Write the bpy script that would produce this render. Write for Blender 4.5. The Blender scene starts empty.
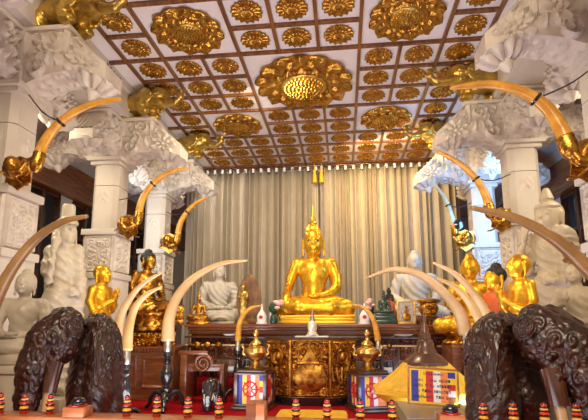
import bpy, bmesh, math, random
import numpy as np
from mathutils import Vector, Matrix
random.seed(7)
C = bpy.context.scene.collection
sc = bpy.context.scene
PI = math.pi

# ---------------------------------------------------------------- camera, sky, lights, exposure
cam = bpy.data.cameras.new('camera'); co = bpy.data.objects.new('camera', cam); C.objects.link(co)
co.location = (0.589, 0, 1.25)
co.rotation_euler = (PI/2 + 0.161, 0, 0.1094)
cam.sensor_width = 36; cam.lens = 36*447.5/588; cam.shift_y = (251.4-210)/588
cam.clip_end = 100
sc.camera = co
sc.view_settings.view_transform = 'Standard'; sc.view_settings.look = 'None'
sc.view_settings.gamma = 1; sc.view_settings.use_curve_mapping = False
sc.view_settings.exposure = 0.08
w = bpy.data.worlds.new('sky'); sc.world = w; w.use_nodes = True
wn = w.node_tree; bg = wn.nodes['Background']
bg.inputs[0].default_value = (1.0, 0.90, 0.78, 1); bg.inputs[1].default_value = 0.42

def area(name, loc, target, size, power, col, sy=None):
    l = bpy.data.lights.new(name, 'AREA'); l.energy = power; l.color = col; l.size = size
    if sy: l.shape = 'RECTANGLE'; l.size_y = sy
    o = bpy.data.objects.new(name, l); C.objects.link(o); o.location = loc
    o.rotation_euler = (Vector(target)-Vector(loc)).to_track_quat('-Z', 'Y').to_euler()
    return o
area('hall_light', (0.3, -1.0, 4.6), (0, 9, 1.9), 3.0, 240, (1, .82, .58), 1.2)
area('shrine_light', (-0.6, 6.4, 4.95), (0, 8.7, 1.6), 1.2, 110, (1, .84, .58), .4)
area('ceiling_fill_left', (-1.5, 5.5, 0.25), (-1.0, 6.8, 5.25), 1.2, 50, (.92, .93, 1), 1.5)  # added area light near the floor to brighten the ceiling, no fixture there
area('ceiling_fill_right', (2.0, 5.4, 0.25), (1.4, 7.2, 5.25), 1.2, 75, (.55, .70, 1), 1.5)  # added cool fill tinting the right ceiling panels bluish, no fixture there
area('ceiling_fill_front', (0, 2.6, 0.4), (0, 4.0, 5.25), 2.5, 50, (.92, .93, 1), 1.5)  # added low fill for the nearer ceiling, stands for no lamp
area('daylight_aisle_right', (3.35, 7.55, 3.2), (2.9, 9.0, 3.5), .5, 52, (.22, .50, 1), 1.2)
area('bracket_fill_left', (-3.35, 7.55, 3.2), (-3.0, 9.0, 3.6), .5, 16, (.88, .94, 1), 1.2)  # added fill that whitens the far left column bracket, not daylight
area('column_fill_left', (-.9, 5.0, 2.3), (-3.2, 6.4, 3.9), .6, 20, (1, .80, .52), .6)  # added warm fill floating free in the hall, brightens the left columns
area('column_fill_right', (.9, 5.0, 2.3), (3.2, 6.4, 3.9), .6, 16, (1, .84, .64), .6)  # added counterpart fill for the right columns, no lamp hangs here
area('aisle_fill_left', (-4.3, 5.4, 4.3), (-3.4, 5.6, 1), 1.0, 55, (1, .85, .62), 1.0)  # added fill for the left aisle, stands for no fixture
area('aisle_fill_right', (4.4, 5.4, 4.3), (3.4, 5.6, 1), 1.0, 50, (1, .85, .62), 1.0)  # same kind of added fill for the right aisle
area('curtain_wash', (1.3, 8.9, 4.95), (2.1, 10.75, 2.9), 1.6, 95, (1, .70, .30), .2)
area('curtain_wash_left', (-2.9, 9.6, 4.95), (-1.0, 10.75, 2.4), .8, 30, (1, .90, .74), .2)

# ---------------------------------------------------------------- materials
def mat(name, col, rough=.6, metal=0., bump=0., bscale=40., var=0., col2=None, vscale=6., coat=0., tex='noise', spec=None, emit=None):
    m = bpy.data.materials.new(name); m.use_nodes = True
    nt = m.node_tree; b = nt.nodes['Principled BSDF']; N = nt.nodes.new; L = nt.links.new
    b.inputs['Base Color'].default_value = (*col, 1); b.inputs['Roughness'].default_value = rough
    b.inputs['Metallic'].default_value = metal
    if coat: b.inputs['Coat Weight'].default_value = coat; b.inputs['Coat Roughness'].default_value = .12
    if spec is not None: b.inputs['Specular IOR Level'].default_value = spec
    tc = N('ShaderNodeTexCoord')
    if col2 is not None or var:
        n = N('ShaderNodeTexNoise'); n.inputs['Scale'].default_value = vscale; n.inputs['Detail'].default_value = 4
        L(tc.outputs['Object'], n.inputs['Vector'])
        r = N('ShaderNodeValToRGB'); r.color_ramp.elements[0].position = .36; r.color_ramp.elements[1].position = .66
        c2 = col2 or tuple(max(0, c*(1-var)) for c in col)
        r.color_ramp.elements[0].color = (*c2, 1); r.color_ramp.elements[1].color = (*col, 1)
        L(n.outputs['Fac'], r.inputs['Fac']); L(r.outputs['Color'], b.inputs['Base Color'])
    if bump:
        if tex == 'voronoi':
            t = N('ShaderNodeTexVoronoi'); t.inputs['Scale'].default_value = bscale; out = t.outputs['Distance']
        elif tex == 'wave':
            t = N('ShaderNodeTexWave'); t.inputs['Scale'].default_value = bscale; t.inputs['Distortion'].default_value = 8; t.inputs['Detail'].default_value = 3; out = t.outputs['Fac']
        else:
            t = N('ShaderNodeTexNoise'); t.inputs['Scale'].default_value = bscale; t.inputs['Detail'].default_value = 5; out = t.outputs['Fac']
        L(tc.outputs['Object'], t.inputs['Vector'])
        bp = N('ShaderNodeBump'); bp.inputs['Strength'].default_value = bump; bp.inputs['Distance'].default_value = .02
        L(out, bp.inputs['Height']); L(bp.outputs['Normal'], b.inputs['Normal'])
    return m

def wood(name, c1, c2, rough=.35, scale=3., coat=.3, direction=0):
    m = bpy.data.materials.new(name); m.use_nodes = True
    nt = m.node_tree; b = nt.nodes['Principled BSDF']; N = nt.nodes.new; L = nt.links.new
    tc = N('ShaderNodeTexCoord'); mp = N('ShaderNodeMapping')
    s = [9, 9, 9]; s[direction] = .8
    mp.inputs['Scale'].default_value = s
    n = N('ShaderNodeTexNoise'); n.inputs['Scale'].default_value = scale; n.inputs['Detail'].default_value = 6; n.inputs['Distortion'].default_value = .6
    r = N('ShaderNodeValToRGB'); r.color_ramp.elements[0].position = .35; r.color_ramp.elements[1].position = .68
    r.color_ramp.elements[0].color = (*c1, 1); r.color_ramp.elements[1].color = (*c2, 1)
    L(tc.outputs['Object'], mp.inputs[0]); L(mp.outputs[0], n.inputs['Vector']); L(n.outputs['Fac'], r.inputs['Fac']); L(r.outputs['Color'], b.inputs['Base Color'])
    b.inputs['Roughness'].default_value = rough; b.inputs['Coat Weight'].default_value = coat; b.inputs['Coat Roughness'].default_value = .15
    return m

M = dict(
 gold=mat('polished_gold', (.95, .55, .05), .30, .9, .12, 60),
 gold_leaf=mat('gold_leaf', (.95, .60, .04), .34, .78, .07, 40, col2=(.72, .34, .02), vscale=14),
 gold_old=mat('aged_gold', (.72, .39, .06), .28, .95, .3, 30, col2=(.30, .12, .02), vscale=9),
 gold_ceiling=mat('ceiling_gold', (.60, .34, .06), .27, .95, .25, 45, col2=(.36, .17, .03), vscale=12),
 bronze=mat('greenish_gold', (.74, .50, .11), .30, .92, .3, 30, col2=(.40, .28, .07), vscale=7),
 brass=mat('brass', (.72, .47, .15), .32, 1., .1, 40),
 ivory=mat('ivory', (.78, .54, .24), .32, 0, .05, 14, col2=(.62, .36, .12), vscale=3, coat=.4),
 ivory_pale=mat('pale_ivory', (.68, .47, .24), .32, 0, .05, 14, col2=(.56, .34, .15), vscale=3, coat=.4),
 ivory_gold=mat('amber_tusk', (.78, .40, .05), .30, 0, .2, 22, col2=(.55, .24, .02), vscale=8, coat=.5),
 ivory_brown=mat('brown_ivory', (.46, .28, .10), .3, 0, .1, 14, col2=(.28, .15, .05), vscale=3, coat=.5),
 ivory_grey=mat('grey_ivory', (.52, .54, .42), .32, 0, .05, 14, col2=(.36, .38, .28), vscale=5, coat=.3),
 white=mat('white_plaster', (.66, .60, .52), .6, 0, .18, 26, var=.10, vscale=3),
 stone=mat('carved_white_stone', (.68, .61, .53), .55, 0, .12, 34, var=.14, vscale=9),
 wall=mat('cream_wall', (.60, .54, .47), .7, 0, .05, 10, var=.08, vscale=1.5),
 marble=mat('white_marble', (.62, .55, .42),   .38, 0, .04, 10, var=.12, vscale=4, coat=.2),
 marble_grey=mat('grey_white_stone', (.58, .53, .45), .45, 0, .15, 40, var=.2, vscale=7),
 statue_cream=mat('painted_cream_statue', (.60, .50, .35), .45, 0, .12, 26, var=.2, vscale=6, coat=.1),
 panel=mat('ceiling_white', (.86, .84, .86), .5, 0, .03, 6, var=.04),
 beam=wood('ceiling_beam_wood', (.11, .035, .006), (.26, .095, .018), .4, 2, .2, 1),
 wood=wood('red_brown_wood', (.10, .026, .008), (.26, .08, .025), .3, 3, .5),
 fascia=wood('fascia_wood', (.16, .055, .02), (.34, .13, .05), .4, 3, .3, 1),
 mahogany=wood('mahogany', (.13, .035, .012), (.27, .085, .028), .3, 3, .5),
 wood_red=wood('orange_red_wood', (.34, .10, .035), (.56, .20, .08), .32, 3, .4),
 wood_dark=wood('dark_wood', (.035, .012, .006), (.09, .03, .014), .3, 3, .5),
 ele=mat('carved_dark_wood', (.055, .014, .005), .30, 0, .5, 40, col2=(.020, .005, .002), vscale=8, coat=.45),
 ele_smooth=mat('smooth_dark_wood', (.13, .045, .018), .24, 0, .04, 20, col2=(.06, .02, .008), vscale=5, coat=.7),
 ebony=mat('black_lacquer', (.012, .010, .010), .22, 0, .05, 30, coat=.6),
 carpet=mat('red_carpet', (.42, .005, .012), .95, 0, .5, 300, var=.2, vscale=40, spec=.1),
 curtain=mat('curtain_fabric', (.56, .49, .39), .9, 0, .1, 120, var=.08, vscale=3, spec=.1),
 glass=mat('window_glass', (.03, .035, .04), .06, 0, 0),
 hair=mat('dark_hair', (.02, .014, .010), .45, 0, .6, 60, tex='voronoi'),
 robe=mat('orange_robe', (.72, .13, .02), .5, 0, .2, 20, var=.3),
 green=mat('green_jade', (.015, .05, .03), .25, 0, .2, 40, coat=.5),
 silver=mat('silver', (.50, .47, .42), .42, 1.),
 crystal=mat('clear_crystal', (.80, .74, .62), .1, .3, .3, 60),
 black=mat('black_plastic', (.01, .01, .012), .15, 0, 0, coat=.8),
 red=mat('red_paint', (.55, .02, .015), .3, 0, 0, coat=.3),
 yellow=mat('yellow_paint', (.90, .55, .03), .35),
 yellow_cloth=mat('yellow_ribbed_cloth', (.85, .50, .03), .6, 0, .2, 50, var=.25, vscale=8),
 roof_brown=mat('brown_spire', (.11, .050, .028), .3, .3, .1, 20, coat=.4),
 pink=mat('pink_petals', (.85, .55, .50), .6), leaf=mat('leaf_green', (.03, .09, .03), .5),
 wire=mat('dark_wire', (.03, .025, .02), .5), grey=mat('grey_metal', (.20, .19, .17), .3, .7, .1, 20),
 flag_blue=mat('flag_blue', (.03, .04, .38), .5), flag_yellow=mat('flag_yellow', (.90, .60, .02), .5), flag_red=mat('flag_red', (.62, .02, .03), .5),
 flag_white=mat('flag_white', (.85, .82, .80), .5), flag_orange=mat('flag_orange', (.88, .26, .06), .5), ink=mat('dark_ink', (.02, .02, .06), .6),
 picture=mat('pale_picture', (.62, .60, .58), .5, 0, 0, col2=(.36, .26, .18), vscale=30),
 chest=mat('antique_gilding', (.60, .31, .045), .30, .92, .35, 40, col2=(.20, .06, .012), vscale=10),
 aureole=mat('carved_brown_stone', (.26, .13, .06), .5, .2, .5, 40, col2=(.14, .07, .03), vscale=10),
)

# ---------------------------------------------------------------- helpers
def link(name, verts, faces, m, parent=None, smooth=True, loc=None):
    me = bpy.data.meshes.new(name); me.from_pydata([tuple(v) for v in verts], [], [tuple(f) for f in faces]); me.update()
    if smooth: me.polygons.foreach_set('use_smooth', [True]*len(me.polygons))
    o = bpy.data.objects.new(name, me); C.objects.link(o)
    if m is not None: me.materials.append(m)
    if parent: o.parent = parent
    if loc: o.location = loc
    return o

class MB:
    def __init__(s): s.v = []; s.f = []
    def add(s, v, f):
        n = len(s.v); s.v += [tuple(p) for p in v]; s.f += [tuple(i+n for i in q) for q in f]; return s
    def box(s, x0, x1, y0, y1, z0, z1, b=0.):
        if b > 0:
            b = min(b, (x1-x0)*.45, (y1-y0)*.45, (z1-z0)*.45)
            bm = bmesh.new(); bmesh.ops.create_cube(bm, size=1)
            for v in bm.verts: v.co = Vector(((x0+x1)/2+v.co.x*(x1-x0), (y0+y1)/2+v.co.y*(y1-y0), (z0+z1)/2+v.co.z*(z1-z0)))
            bmesh.ops.bevel(bm, geom=bm.edges[:], offset=b, segments=2, affect='EDGES', profile=.6)
            bm.verts.index_update(); s.add([v.co[:] for v in bm.verts], [[v.index for v in f.verts] for f in bm.faces]); bm.free(); return s
        v = [(x, y, z) for z in (z0, z1) for y in (y0, y1) for x in (x0, x1)]
        return s.add(v, [(0,2,3,1), (4,5,7,6), (0,1,5,4), (2,6,7,3), (0,4,6,2), (1,3,7,5)])
    def lathe(s, prof, n=24, c=(0,0,0), axis='z', sq=0):
        v = []; f = []
        for r, h in prof:
            for k in range(n):
                a = 2*PI*k/n; x, y = r*math.cos(a), r*math.sin(a)
                p = (x, y, h) if axis == 'z' else ((x, h, y) if axis == 'y' else (h, x, y))
                v.append((p[0]+c[0], p[1]+c[1], p[2]+c[2]))
        m = len(prof)
        for j in range(m-1):
            for k in range(n):
                a, b = j*n+k, j*n+(k+1) % n
                f.append((a, b, b+n, a+n))
        f.append(tuple(range(n))[::-1]); f.append(tuple(range((m-1)*n, m*n)))
        return s.add(v, f)
    def tube(s, pts, rad, n=12, flat=1.):
        pts = [Vector(p) for p in pts]; m = len(pts)
        rad = rad if hasattr(rad, '__len__') else [rad]*m
        v = []; f = []; up = None
        for i, p in enumerate(pts):
            t = (pts[min(i+1, m-1)]-pts[max(i-1, 0)]).normalized()
            if up is None:
                up = Vector((0, 0, 1)) if abs(t.z) < .9 else Vector((0, 1, 0))
            a = t.cross(up).normalized(); up = a.cross(t).normalized()
            for k in range(n):
                q = 2*PI*k/n; v.append(p + a*math.cos(q)*rad[i] + up*math.sin(q)*rad[i]*flat)
        for i in range(m-1):
            for k in range(n):
                a, b = i*n+k, i*n+(k+1) % n; f.append((a, b, b+n, a+n))
        f.append(tuple(range(n))[::-1]); f.append(tuple(range((m-1)*n, m*n)))
        return s.add(v, f)
    def grid(s, fn, nu, nv, flip=False):
        v = [fn(i/(nu-1), j/(nv-1)) for j in range(nv) for i in range(nu)]; f = []
        for j in range(nv-1):
            for i in range(nu-1):
                q = (j*nu+i, j*nu+i+1, (j+1)*nu+i+1, (j+1)*nu+i); f.append(q[::-1] if flip else q)
        return s.add(v, f)
    def prism(s, outline, y0, y1):        # outline in x,z extruded along y
        n = len(outline); v = [(x, y0, z) for x, z in outline]+[(x, y1, z) for x, z in outline]
        f = [tuple(range(n)), tuple(range(n, 2*n))[::-1]]+[(i, i+n, (i+1) % n+n, (i+1) % n) for i in range(n)]
        return s.add(v, f)
    def move(s, mtx, start=0):
        for i in range(start, len(s.v)): s.v[i] = tuple(mtx @ Vector(s.v[i]))
        return s
    def build(s, name, m, parent=None, smooth=False, loc=None, autosmooth=True):
        o = link(name, s.v, s.f, m, parent, True, loc)
        if not smooth:
            try: o.data.set_sharp_from_angle(angle=math.radians(38))
            except Exception: pass
        bm = bmesh.new(); bm.from_mesh(o.data); bmesh.ops.recalc_face_normals(bm, faces=bm.faces); bm.to_mesh(o.data); bm.free()
        return o

def spline(pts, n=8):
    P_ = [np.array(p, float) for p in pts]; P_ = [2*P_[0]-P_[1]]+P_+[2*P_[-1]-P_[-2]]; out = []
    for i in range(1, len(P_)-2):
        for k in range(n):
            t = k/n; a, b, c, d = P_[i-1], P_[i], P_[i+1], P_[i+2]
            out.append(.5*((2*b)+(c-a)*t+(2*a-5*b+4*c-d)*t*t+(3*b-a-3*c+d)*t**3))
    out.append(P_[-2]); return [tuple(o) for o in out]

def thing(name, label, cat, loc=(0,0,0), rz=0, group=None):
    o = bpy.data.objects.new(name, None); C.objects.link(o); o.empty_display_size = .1
    o.location = loc; o.rotation_euler = (0, 0, rz); o['label'] = label; o['category'] = cat
    if group: o['group'] = group
    return o
def tag(o, label, cat, group=None, kind=None):
    o['label'] = label; o['category'] = cat
    if group: o['group'] = group
    if kind: o['kind'] = kind
    return o
def struct(o, label=None):
    o['kind'] = 'structure'
    if label: o['label'] = label; o['category'] = label.split()[-1]
    return o
def copy_tree(o, parent=None):
    c = o.copy(); C.objects.link(c); c.parent = parent
    for ch in list(o.children): copy_tree(ch, c)
    return c

# carved foliage: height field of curling scrolls, value 0..1
def hsh(i, j, k):
    v = np.sin(i*127.1+j*311.7+k*74.7)*43758.5453; return v-np.floor(v)
def foliage(u, v, freq=3., seed=0):
    u = np.asarray(u, float)*freq; v = np.asarray(v, float)*freq
    out = np.zeros_like(u); iu, iv = np.floor(u), np.floor(v)
    for a in (-1, 0, 1):
        for b in (-1, 0, 1):
            ci, cj = iu+a, iv+b
            cx = ci+.5+.35*(hsh(ci, cj, seed)-.5); cy = cj+.5+.35*(hsh(ci, cj, seed+1)-.5)
            dx, dy = u-cx, v-cy; r = np.sqrt(dx*dx+dy*dy)+1e-6; th = np.arctan2(dy, dx)
            sg = np.where(hsh(ci, cj, seed+2) > .5, 1., -1.)
            s = .5+.5*np.cos(sg*th+r*13+6.28*hsh(ci, cj, seed+3))
            s = s*np.clip(1.25-r*1.55, 0, 1)
            out = np.maximum(out, s)
    return np.clip(out*1.25, 0, 1)
def petals(r, th, n, r0, r1):     # ring of pointed petals
    t = (r-r0)/(r1-r0); a = np.abs(((th*n/(2*PI)) % 1)-.5)*2
    wd = np.clip(1-t**3, 0, 1)*(.6+.4*np.clip(t*3, 0, 1))
    return np.where((t > 0) & (t < 1), np.clip((wd-a)*2.2, 0, 1)*(.35+.65*t), 0)

def relief_mb(w_, h_, fn, depth, nu=50, nv=50, back=.01):
    """carved slab in the xz plane, centred, facing -y; fn(u,v) with u,v in -1..1 gives 0..1"""
    u = np.linspace(-1, 1, nu); v = np.linspace(-1, 1, nv); U, V = np.meshgrid(u, v)
    H = fn(U, V); edge = np.minimum(np.minimum(1-np.abs(U), 1-np.abs(V))*min(nu, nv)/2., 1.)
    Y = -H*depth*edge
    vs = [(U[j, i]*w_/2, Y[j, i], V[j, i]*h_/2) for j in range(nv) for i in range(nu)]
    fs = [(j*nu+i, j*nu+i+1, (j+1)*nu+i+1, (j+1)*nu+i) for j in range(nv-1) for i in range(nu-1)]
    m = MB(); m.add(vs, fs)
    # sides and back
    a, b = w_/2, h_/2
    m.box(-a, a, .0005, back+.0005, -b, b)
    return m

# ---- signed distance bodies turned into one continuous surface
def E_(c, r, k=.03): return ('e', np.array(c, float), np.array(r, float), k)
def K_(a, b, ra, rb=None, k=.03): return ('c', np.array(a, float), np.array(b, float), ra, rb if rb is not None else ra, k)
def B_(c, h, r=.01, k=.02): return ('b', np.array(c, float), np.array(h, float), r, k)
def chain(pts, rads, k=.03): return [K_(pts[i], pts[i+1], rads[i], rads[i+1], k) for i in range(len(pts)-1)]

def sdf_mesh(prims, res):
    lo = np.array([1e9]*3); hi = -lo; bx = []
    for p in prims:
        if p[0] == 'e': a, b = p[1]-p[2], p[1]+p[2]
        elif p[0] == 'c': m_ = max(p[3], p[4]); a, b = np.minimum(p[1], p[2])-m_, np.maximum(p[1], p[2])+m_
        else: a, b = p[1]-p[2]-p[3], p[1]+p[2]+p[3]
        bx.append((a, b)); lo = np.minimum(lo, a); hi = np.maximum(hi, b)
    lo = lo-3*res; hi = hi+3*res
    n = np.ceil((hi-lo)/res).astype(int)+1
    D = np.full(n, .5)
    ax = [lo[i]+res*np.arange(n[i]) for i in range(3)]
    for p, (a, b) in zip(prims, bx):
        k = abs(p[-1]); pad = k+3*res
        i0 = np.maximum(((a-pad-lo)/res).astype(int), 0); i1 = np.minimum(((b+pad-lo)/res).astype(int)+2, n)
        X = ax[0][i0[0]:i1[0], None, None]; Y = ax[1][None, i0[1]:i1[1], None]; Z = ax[2][None, None, i0[2]:i1[2]]
        if p[0] == 'e':
            c, r = p[1], p[2]
            q = np.sqrt(((X-c[0])/r[0])**2+((Y-c[1])/r[1])**2+((Z-c[2])/r[2])**2)
            g = np.sqrt(((X-c[0])/r[0]**2)**2+((Y-c[1])/r[1]**2)**2+((Z-c[2])/r[2]**2)**2)+1e-9
            d = q*(q-1)/g; d = np.where(q < .05, -r.min(), d)
        elif p[0] == 'c':
            a_, b_ = p[1], p[2]; ba = b_-a_; l2 = max((ba**2).sum(), 1e-12)
            h = np.clip(((X-a_[0])*ba[0]+(Y-a_[1])*ba[1]+(Z-a_[2])*ba[2])/l2, 0, 1)
            d = np.sqrt((X-a_[0]-ba[0]*h)**2+(Y-a_[1]-ba[1]*h)**2+(Z-a_[2]-ba[2]*h)**2)-(p[3]+(p[4]-p[3])*h)
        else:
            c, hh = p[1], p[2]
            qx, qy, qz = np.abs(X-c[0])-hh[0], np.abs(Y-c[1])-hh[1], np.abs(Z-c[2])-hh[2]
            d = np.sqrt(np.maximum(qx, 0)**2+np.maximum(qy, 0)**2+np.maximum(qz, 0)**2)+np.minimum(np.maximum(np.maximum(qx, qy), qz), 0)-p[3]
        sl = (slice(i0[0], i1[0]), slice(i0[1], i1[1]), slice(i0[2], i1[2]))
        A = D[sl]
        if p[-1] < 0:   # carve away
            D[sl] = np.maximum(A, -d)
        else:
            hmix = np.clip(.5+.5*(A-d)/k, 0, 1) if k > 0 else (A > d)*1.
            D[sl] = A*(1-hmix)+d*hmix-k*hmix*(1-hmix)
    S = D < 0
    nx, ny, nz = n-1
    cnt = np.zeros((nx, ny, nz), int)
    for a in (0, 1):
        for b in (0, 1):
            for c in (0, 1): cnt += S[a:nx+a, b:ny+b, c:nz+c]
    act = (cnt > 0) & (cnt < 8)
    idx = -np.ones((nx, ny, nz), int); I = np.argwhere(act); idx[act] = np.arange(len(I))
    pos = np.zeros((len(I), 3)); wt = np.zeros(len(I))
    cor = [(a, b, c) for a in (0, 1) for b in (0, 1) for c in (0, 1)]
    for q in cor:
        for axn in range(3):
            if q[axn]: continue
            q2 = list(q); q2[axn] = 1
            d0 = D[I[:, 0]+q[0], I[:, 1]+q[1], I[:, 2]+q[2]]; d1 = D[I[:, 0]+q2[0], I[:, 1]+q2[1], I[:, 2]+q2[2]]
            cr = (d0 < 0) != (d1 < 0); t = np.where(cr, d0/(d0-d1+1e-12), 0)
            pt = np.tile(np.array(q, float), (len(I), 1)); pt[:, axn] += t
            pos[cr] += pt[cr]; wt[cr] += 1
    V = lo+(I+pos/wt[:, None])*res
    F = []
    for axn in range(3):
        o1, o2 = [(1, 2), (2, 0), (0, 1)][axn]
        sl0 = [slice(0, -1)]*3; sl1 = [slice(0, -1)]*3; sl1[axn] = slice(1, None)
        e0 = S[:, :, :]; a0 = e0[tuple(sl0)]; a1 = e0[tuple(sl1)]
        ch = np.argwhere(a0 != a1); ch = ch[(ch[:, o1] > 0) & (ch[:, o2] > 0)]
        s0 = a0[ch[:, 0], ch[:, 1], ch[:, 2]]
        def g(da, db):
            c = ch.copy(); c[:, o1] += da; c[:, o2] += db; return idx[c[:, 0], c[:, 1], c[:, 2]]
        q = np.stack([g(-1, -1), g(0, -1), g(0, 0), g(-1, 0)], 1)
        q[~s0] = q[~s0][:, ::-1]; F.append(q)
    F = np.concatenate(F); F = F[(F >= 0).all(1)]
    return V, F

def normals(V, F):
    a = V[F[:, 2]]-V[F[:, 0]]; b = V[F[:, 3]]-V[F[:, 1]]; fn = np.cross(a, b); N = np.zeros_like(V)
    for k in range(4): np.add.at(N, F[:, k], fn)
    return N/(np.linalg.norm(N, axis=1)[:, None]+1e-9)

def body(name, prims, res, m, parent, carve=None):
    V, F = sdf_mesh(prims, res)
    if carve is not None:
        N = normals(V, F); V = V+N*carve(V, N)[:, None]
    me = bpy.data.meshes.new(name)
    me.vertices.add(len(V)); me.vertices.foreach_set('co', V.ravel().astype(np.float32))
    me.loops.add(F.size); me.loops.foreach_set('vertex_index', F.ravel().astype(np.int32))
    me.polygons.add(len(F)); me.polygons.foreach_set('loop_start', (np.arange(len(F))*4).astype(np.int32))
    me.polygons.foreach_set('use_smooth', np.ones(len(F), bool))
    me.update(calc_edges=True); me.validate()
    me.materials.append(m)
    o = bpy.data.objects.new(name, me); C.objects.link(o); o.parent = parent
    return o

# ---------------------------------------------------------------- the room
CZ, CE = 5.25, .59; Y0 = 10.72
struct(MB().box(-5.2, 5.2, -6, 15.2, -.1, 0).build('floor', M['carpet']))
struct(MB().box(-3.5, 3.5, -6, 11.2, CZ, CZ+.1).build('ceiling', M['panel']))
struct(MB().box(-5.2, -3.5, -6, 15.2, 4.76, 4.86).build('ceiling.001', M['wall']))
struct(MB().box(3.5, 5.2, -6, 15.2, 4.76, 4.86).build('ceiling.002', M['wall']))
bmv = MB(); XL = [-4.5, -3.5, -1.5, 1.5, 3.5, 4.5]
bw = .024; bd = .05
for q in (-4.5, -3.5, -1.5, 1.5, 3.5, 4.5): bmv.box(q*CE-bw, q*CE+bw, .6, Y0+.1, CZ-bd, CZ+.01, .006)
def cells(kind):
    out = []
    for k in range(0, 12):
        if kind == 'outer': out.append((k, 1))
    return out
# lateral and short beams, cell by cell
BIG_C = (5, 13); BIG_S = (3, 8, 13)
small = []; big = []
for k in range(0, 17):
    ya, yb = Y0-k*CE, Y0-(k+1)*CE
    inb_c = any(b <= k < b+3 for b in BIG_C); st_c = any(b < k < b+3 for b in BIG_C)
    inb_s = any(b <= k < b+2 for b in BIG_S); st_s = any(b < k < b+2 for b in BIG_S)
    for s in (-1, 1):
        x0, x1 = sorted((s*3.5*CE, s*4.5*CE)); bmv.box(x0, x1, ya-bw, ya+bw, CZ-bd+.004, CZ+.01)
        if k <= 10: small.append((s*4*CE, (ya+yb)/2, k, 'outer'))
        x0, x1 = sorted((s*1.5*CE, s*3.5*CE))
        if not st_s: bmv.box(x0, x1, ya-bw, ya+bw, CZ-bd+.004, CZ+.01)
        if not inb_s:
            bmv.box(s*2.5*CE-bw, s*2.5*CE+bw, yb, ya, CZ-bd+.002, CZ+.01)
            if k <= 10: small += [(s*2*CE, (ya+yb)/2, k, 'side'), (s*3*CE, (ya+yb)/2, k, 'side')]
    if not st_c: bmv.box(-1.5*CE, 1.5*CE, ya-bw, ya+bw, CZ-bd+.004, CZ+.01)
    if not inb_c:
        for q in (-.5, .5): bmv.box(q*CE-bw, q*CE+bw, yb, ya, CZ-bd+.002, CZ+.01)
        if k <= 10: small += [(q*CE, (ya+yb)/2, k, 'centre') for q in (-1, 0, 1)]
for s in (-1, 1):
    for k in range(0, 17, 2):
        x0, x1 = sorted((s*4.5*CE, s*2.98)); bmv.box(x0, x1, Y0-k*CE-bw, Y0-k*CE+bw, CZ-bd, CZ+.01)
struct(bmv.build('trim_1', M['beam']), 'brown timber grid framing the white ceiling panels')
# wall beams over the column rows, with a step moulding
for s, nm in ((-1, 'left'), (1, 'right')):
    b = MB().box(*sorted((s*2.99, s*3.72)), -6, 11.1, 4.74, CZ, .01).box(*sorted((s*2.93, s*3.72)), -6, 11.1, 5.12, CZ-.002, .01)
    struct(b.build('trim_2', M['white']), 'white moulded beam above the %s columns' % nm)
# aisle walls: plaster, wood fascia, windows
for s, nm in ((-1, 'left'), (1, 'right')):
    wl = MB().box(*sorted((s*5.0, s*5.2)), -6, 15.2, 4.45, 4.8)
    wl.box(*sorted((s*5.0, s*5.2)), -6, 15.2, 0, .6)
    piers = [(-6, 1.2), (3.4, 3.8), (5.7, 6.1), (8.1, 8.5), (10.5, 10.9), (12.9, 15.2)] if s < 0 else [(-6, 3.2), (4.3, 6.4), (7.5, 8.1), (9.3, 15.2)]
    for a, b in piers: wl.box(*sorted((s*5.0, s*5.2)), a, b, .6, 4.45)
    struct(wl.build('wall_'+nm, M['wall']))
    struct(MB().box(*sorted((s*4.9, s*5.2)), .5, 15.2, 3.86, 4.46, .01).box(*sorted((s*4.86, s*5.2)), .5, 15.2, 3.80, 3.88, .01).build('trim_3', M['fascia']), 'red brown wood fascia board above the %s aisle windows' % nm)
    op = [(1.2, 3.4), (3.8, 5.7), (6.1, 8.1), (8.5, 10.5), (10.9, 12.9)] if s < 0 else [(3.2, 4.3), (6.4, 7.5), (8.1, 9.3)]
    for i, (a, b) in enumerate(op):
        wr = MB().box(*sorted((s*5.10, s*5.13)), a, b, .6, 3.8).build('window_%d' % (i+1+(5 if s > 0 else 0)), M['glass']); wr['kind'] = 'structure'
        fr = MB(); n = max(2, round((b-a)/.5))
        for q in range(n+1):
            y = a+(b-a)*q/n; fr.box(*sorted((s*4.98, s*5.16)), max(a, y-.045), min(b, y+.045), .6, 3.8, .008)
        for z in (.6, 1.5, 3.0, 3.72): fr.box(*sorted((s*5.0, s*5.15)), a, b, z, z+.07, .006)
        fr.build('window_frame', M['wood_dark'], wr)
struct(MB().box(-5.2, 5.2, 15.2, 15.3, 0, 4.9).build('wall_back', M['wall']))
struct(MB().box(-3.5, 3.5, 11.15, 11.25, 0, 5.25).build('wall_back.001', M['wall']))

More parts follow.
